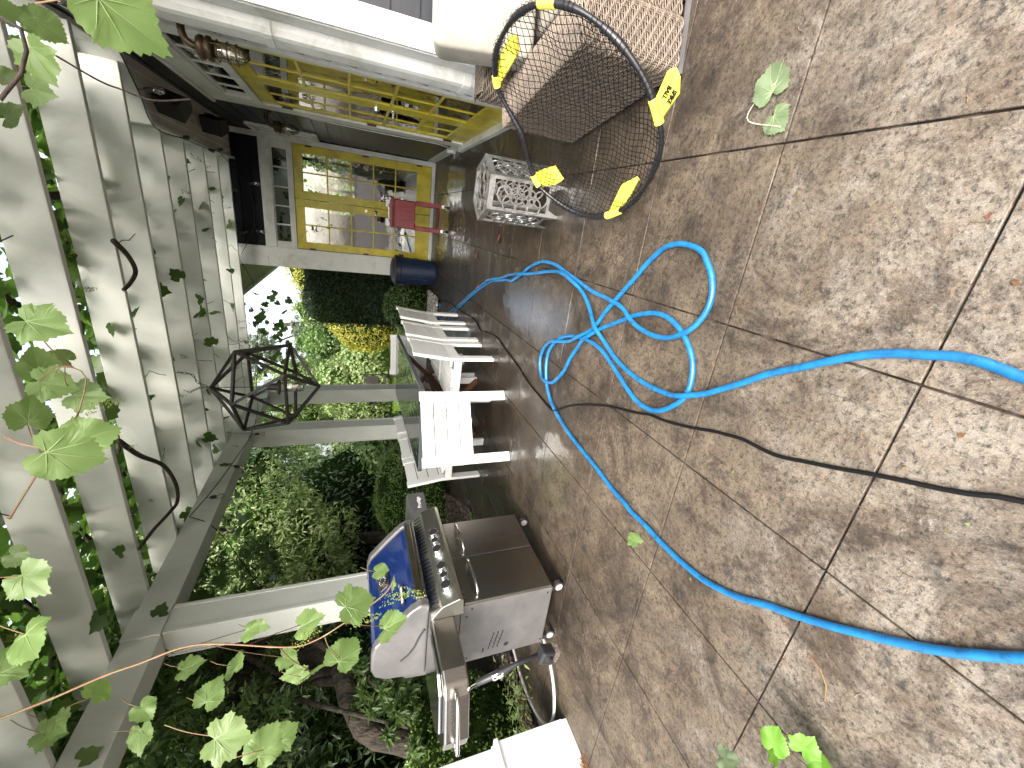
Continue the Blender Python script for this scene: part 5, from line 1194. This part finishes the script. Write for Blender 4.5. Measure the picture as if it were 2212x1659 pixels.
dens=np.sin(P[:,0]*2.1+1)+np.sin(P[:,1]*1.7+P[:,0]*.7)+rng.uniform(-1.6,1.6,n); ok=(dens>-1.4)&(P[:,0]<.45+np.where(P[:,1]<4.4,.3,0)); P=P[ok]
# leaves hanging into the gaps and over the sides
n2=260; yr=np.array(RY)[rng.integers(1,len(RY),n2)]; P2=np.stack([rng.uniform(-3.3,.35,n2),yr+rng.uniform(.01,.16,n2),rng.uniform(2.98,3.22,n2)],1)
n3=28; y3=np.array(RY)[rng.integers(2,len(RY),n3)]; P3=np.stack([rng.uniform(-3.0,.2,n3),y3-rng.uniform(.06,.12,n3),rng.uniform(2.86,3.05,n3)],1)
n4=260; P4=np.stack([rng.normal(-3.5,.22,n4),rng.uniform(.2,6.5,n4),3.35-rng.uniform(0,1,n4)**2*.9],1)
n5=110; P5=np.stack([rng.uniform(-2.9,-1.5,n5),rng.uniform(7.55,8.1,n5),3.3-rng.uniform(0,1,n5)**2*.95],1)
PA=np.concatenate([P,P2,P3,P4,P5]); m_=len(PA)
nr=rng.normal(0,.45,(m_,3))+np.array([0,0,1]); nr[len(P):]=rng.normal(0,.6,(m_-len(P),3))+np.array([.1,-.5,.4])
cloud('leaves',PA,nr,rng.normal(0,.8,(m_,3))+np.array([0,0,-.35]),rng.uniform(.07,.135,m_),SG[0],SG[1],VINE,GV)
# flower clusters: many tiny green buds
def cluster_pts(c,L,rad,n,dirv=(0,0,-1)):
    u=rng.uniform(0,1,n); r_=rad*(1-.7*u); a=rng.uniform(0,2*PI,n); d_=np.array(dirv); 
    return np.array(c)+u[:,None]*L*d_+np.stack([r_*np.cos(a),r_*np.sin(a),rng.normal(0,.006,n)],1)
PC=[]
for k in range(60):
    c=P2[rng.integers(0,n2)]+np.array([rng.normal(0,.05),-.02,-.08]); PC.append(cluster_pts(c,rng.uniform(.05,.12),.022,70,(rng.normal(0,.3),rng.normal(0,.3),-1)))
PC=np.concatenate(PC); BUD=mat('green_bud',(.16,.24,.04),.5,c2=(.26,.30,.06),scale=40)
o=scatter_blobs('flower_cluster',PC,np.full(len(PC),.0042),BUD,kind=None); 
o.parent=GV; o.matrix_parent_inverse=ROOTS[GV.name]
# ---------------- near shoots with big leaves ----------------
HV=[grape(1,s_) for s_ in range(5)]
CAMP=np.array([0,0,1.33])
def hero_leaf(name,P,size,parent,nrm,tip,seed,mat_=None,veins=True):
    V,F,zf=HV[seed%5]; x,y,z=[q[0] for q in frame(np.array([nrm]),np.array([tip]))]; s=size/1.25
    W=np.array(P)+s*((V[:,0:1])*x+(V[:,1:2]-.35)*y+V[:,2:3]*z*1.0)
    o=arrays_mesh(name,W,F,mat_ or HERO,parent,True)
    if veins:
        b=MB()
        for ex,ey in ((0,.98),(.42,.60),(-.42,.60),(.62,.2),(-.62,.2),(.36,-.18),(-.36,-.18)):
            for side in (1,-1):
                pts=[]
                for u in np.linspace(0,.92,7):
                    p=(ex*u,.0+ey*u); pts.append(tuple(np.array(P)+s*(p[0]*x+(p[1]-.35)*y+(zf(p)+.006*side)*z)))
                b.tube(pts,[.0008*(size/.12)*(1-.8*u) for u in np.linspace(0,1,7)],4)
        b.build('vein',VEIN,o)
    return o
SHA=thing('vine_shoot','leafy grape shoot hanging in front of the rafters, palest leaves of all','vine shoot',tuple(SHOOTA[0]),0,'young vine shoots in front of the pergola')
SHB=thing('vine_shoot','long reddish grape shoot with pale leaves reaching down to the grill lid','vine shoot',tuple(SHOOTB[0]),0,'young vine shoots in front of the pergola')
SHC=thing('vine_shoot','upper grape shoot with one large leaf close to the camera below the soffit','vine shoot',tuple(LEAF[0][:3]),0,'young vine shoots in front of the pergola')
SHD=thing('vine_shoot','grape shoot with bigger darker leaves at the left edge under the near rafters','vine shoot',tuple(LEAF[26][:3]),0,'young vine shoots in front of the pergola')
for par,pth,r0 in ((SHA,SHOOTA,.0036),(SHB,SHOOTB,.0040)):
    Q=catmull(pth,.02); b=MB(); b.tube(Q,[r0*(1-.55*i/len(Q))+(.0012 if i%9==0 else 0) for i in range(len(Q))],8); b.build('stem',SHOOT,par,smooth=True)
LO_=[(SHC,[0]),(SHA,list(range(1,9))),(SHB,list(range(9,23))),(SHD,list(range(23,len(LEAF))))]
random.seed(4); lr=np.random.default_rng(4)
for par,idx in LO_:
    stem=[Vector(q) for q in (SHOOTA if par is SHA else SHOOTB if par is SHB else [])]
    for i in idx:
        x,y,z,sz=LEAF[i]; P=np.array([x,y,z]); tc=CAMP-P; tc/=np.linalg.norm(tc)
        nrm=tc*.9+np.array([0,0,.35])+lr.normal(0,.42,3); tip=np.array([0,0,-1.0])+lr.normal(0,.75,3)
        if i==0: nrm=tc+np.array([.1,0,-.1]); tip=np.array([-.5,0.2,-.85])
        lf=hero_leaf('leaf',P,sz*(1.0 if i else 1.05),par,nrm,tip,i,None,sz>.1 or i%2==0); bs=MB()
        base=Vector(P)+Vector((-tip*.35*sz/1.25/np.linalg.norm(tip)).tolist())
        if stem:
            q=min(catmull(stem,.03),key=lambda v:(v-base).length); 
            if (q-base).length>.55: q=base+Vector((.02,.03,.08))
        else: q=base+Vector((random.uniform(-.05,.05),random.uniform(0,.08),random.uniform(.06,.14)))
        bs.tube(catmull([q,(q+base)/2+Vector((0,0,.01)),base],.02),.0016,5); bs.build('leaf_stalk',SHOOT,lf,smooth=True)
PC=[]
for (x,y,z) in (SHOOTB[8],SHOOTB[9],SHOOTB[6],SHOOTB[10],SHOOTA[3],SHOOTA[2]): 
    pc=cluster_pts((x+.01,y-.01,z-.02),.09,.02,110,(rng.normal(0,.3),rng.normal(0,.3),-1)); par=SHA if z==SHOOTA[3][2] or z==SHOOTA[2][2] else SHB
    o=scatter_blobs('flower_cluster',pc,np.full(110,.0026),BUD,kind=None); o.parent=par; o.matrix_parent_inverse=ROOTS[par.name]
# geranium at the near left edge
GER=thing('geranium','green lobed geranium plant at the near left edge of the patio','plant',(-1.45,.12,0))
gm=leafmat('geranium_leaf',(.09,.20,.02),(.13,.28,.03),(.18,.34,.04),.35,.45)
gr=np.random.default_rng(8); bs=MB()
for k in range(34):
    x=-1.34-gr.uniform(0,.55)+ (0.25 if k<10 else 0)*gr.uniform(0,1); y=gr.uniform(-.12,.40)-(.0 if x<-1.2 else .12); z=.06+gr.uniform(0,.16)
    P=np.array([x,y,z]); hero_leaf('leaf',P,gr.uniform(.07,.11),GER,np.array([0,0,1.])+gr.normal(0,.3,3)+np.array([.1,-.1,0]),gr.normal(0,1,3)*np.array([1,1,.1])+np.array([.4,.2,0]),k,gm,False)
    bs.tube([(x*.5-.72,y*.5+.05,.0),(x-.01,y,z*.6),(x,y,z)],.002,5)
bs.build('stem',SHOOT,GER)
# ---------------- litter on the patio ----------------
PALE=leafmat('fallen_leaf_underside',(.13,.18,.09),(.15,.20,.11),(.17,.22,.12),.2,.6)
hero_leaf('fallen_leaf',(.565,1.26,.010),.135,None,np.array([.05,-.05,1]),np.array([.9,.5,0]),1,PALE); 
for o_ in [o for o in bpy.data.objects if o.name=='fallen_leaf']: tag(o_,'larger pale grape leaf lying upside down by the joint crossing','leaf',None)
L2=hero_leaf('fallen_leaf',(.44,1.19,.008),.10,None,np.array([0,.06,1]),np.array([-.6,-.7,0]),2,PALE); tag(L2,'smaller pale grape leaf lying right beside the joint crossing','leaf')
L3=hero_leaf('fallen_leaf',(-1.374,1.271,.022),.085,None,np.array([.75,-.2,.55]),np.array([.3,.9,.2]),3,HERO,False); tag(L3,'green curled leaf on the patio near the grill casters','leaf')
L4=hero_leaf('fallen_leaf',(-1.777,.526,.015),.10,None,np.array([.5,.4,.7]),np.array([.8,-.5,0]),4,PALE,False); tag(L4,'pale folded leaf on the patio near the geranium','leaf')
b=MB(); b.tube(catmull([(.42,1.17,.01),(.46,1.31,.012),(.52,1.30,.01),(.56,1.24,.01)],.01),.0016,5); b.build('leaf_stalk',mat('pale_stalk',(.5,.45,.3),.6),L2)
b=MB(); b.tube([(-1.13,.47,.004),(-1.14,.43,.006),(-1.17,.40,.005),(-1.22,.385,.004)],[.0025,.003,.0028,.002],6); tag(b.build('twig',SHOOT,None),'thin reddish twig on the dry concrete in front of the blue hose','twig')
# fine scattered debris: petals, bits of stalk and seed (uncountable)
b=MB(); random.seed(31)
for k in range(170):
    y=.25+6.3*random.random()**1.4; x=random.uniform(-3.3,.8 if y>2.6 else 1.1); a=random.uniform(0,2*PI); L=random.uniform(.006,.035); c=random.uniform(-.3,.3)
    b.tube([(x,y,.003),(x+L*.5*math.cos(a),y+L*.5*math.sin(a),.004),(x+L*math.cos(a+c),y+L*math.sin(a+c),.003)],random.uniform(.0006,.0016),4)
o=b.build('debris',mat('straw_debris',(.20,.15,.08),.8,c2=(.09,.04,.02),scale=6),None); o['kind']='stuff'
P=np.stack([rng.uniform(-3.2,1.0,160),.3+rng.uniform(0,1,160)**1.4*5.8,np.full(160,.003)],1)
cloud('debris',P,np.array([0,0,1.])+rng.normal(0,.2,P.shape),rng.normal(0,1,P.shape)*np.array([1,1,.05]),rng.uniform(.006,.02,160),DIA[0],DIA[1],leafmat('petal_litter',(.16,.05,.02),(.12,.15,.04),(.2,.15,.07),.2,.6))['kind']='stuff'
# rusty red leaf fragments on the wet part
for k,(x,y) in enumerate(((-.34,4.70),(-.10,3.95),(-.62,4.5),(-.20,5.3))):
    o=cloud('dead_leaf',np.array([[x,y,.006]]),np.array([[.3,.1,1.]]),np.array([[math.cos(k*2),math.sin(k*2),.1]]),[.07],SG[0],SG[1],mat('rusty_leaf',(.22,.05,.02),.6) if not bpy.data.materials.get('rusty_leaf') else bpy.data.materials['rusty_leaf'])
    tag(o,('rusty dead leaf on the wet patio nearest the bin','rusty dead leaf on the wet patio between the stool and the blue hose','rusty dead leaf on the wet patio beside the doubled blue hose','rusty dead leaf on the wet patio straight before the cooler cart')[k],'leaf','rusty dead leaves')
for o in list(bpy.data.objects):
    if o.type=='MESH': o.name=o.name
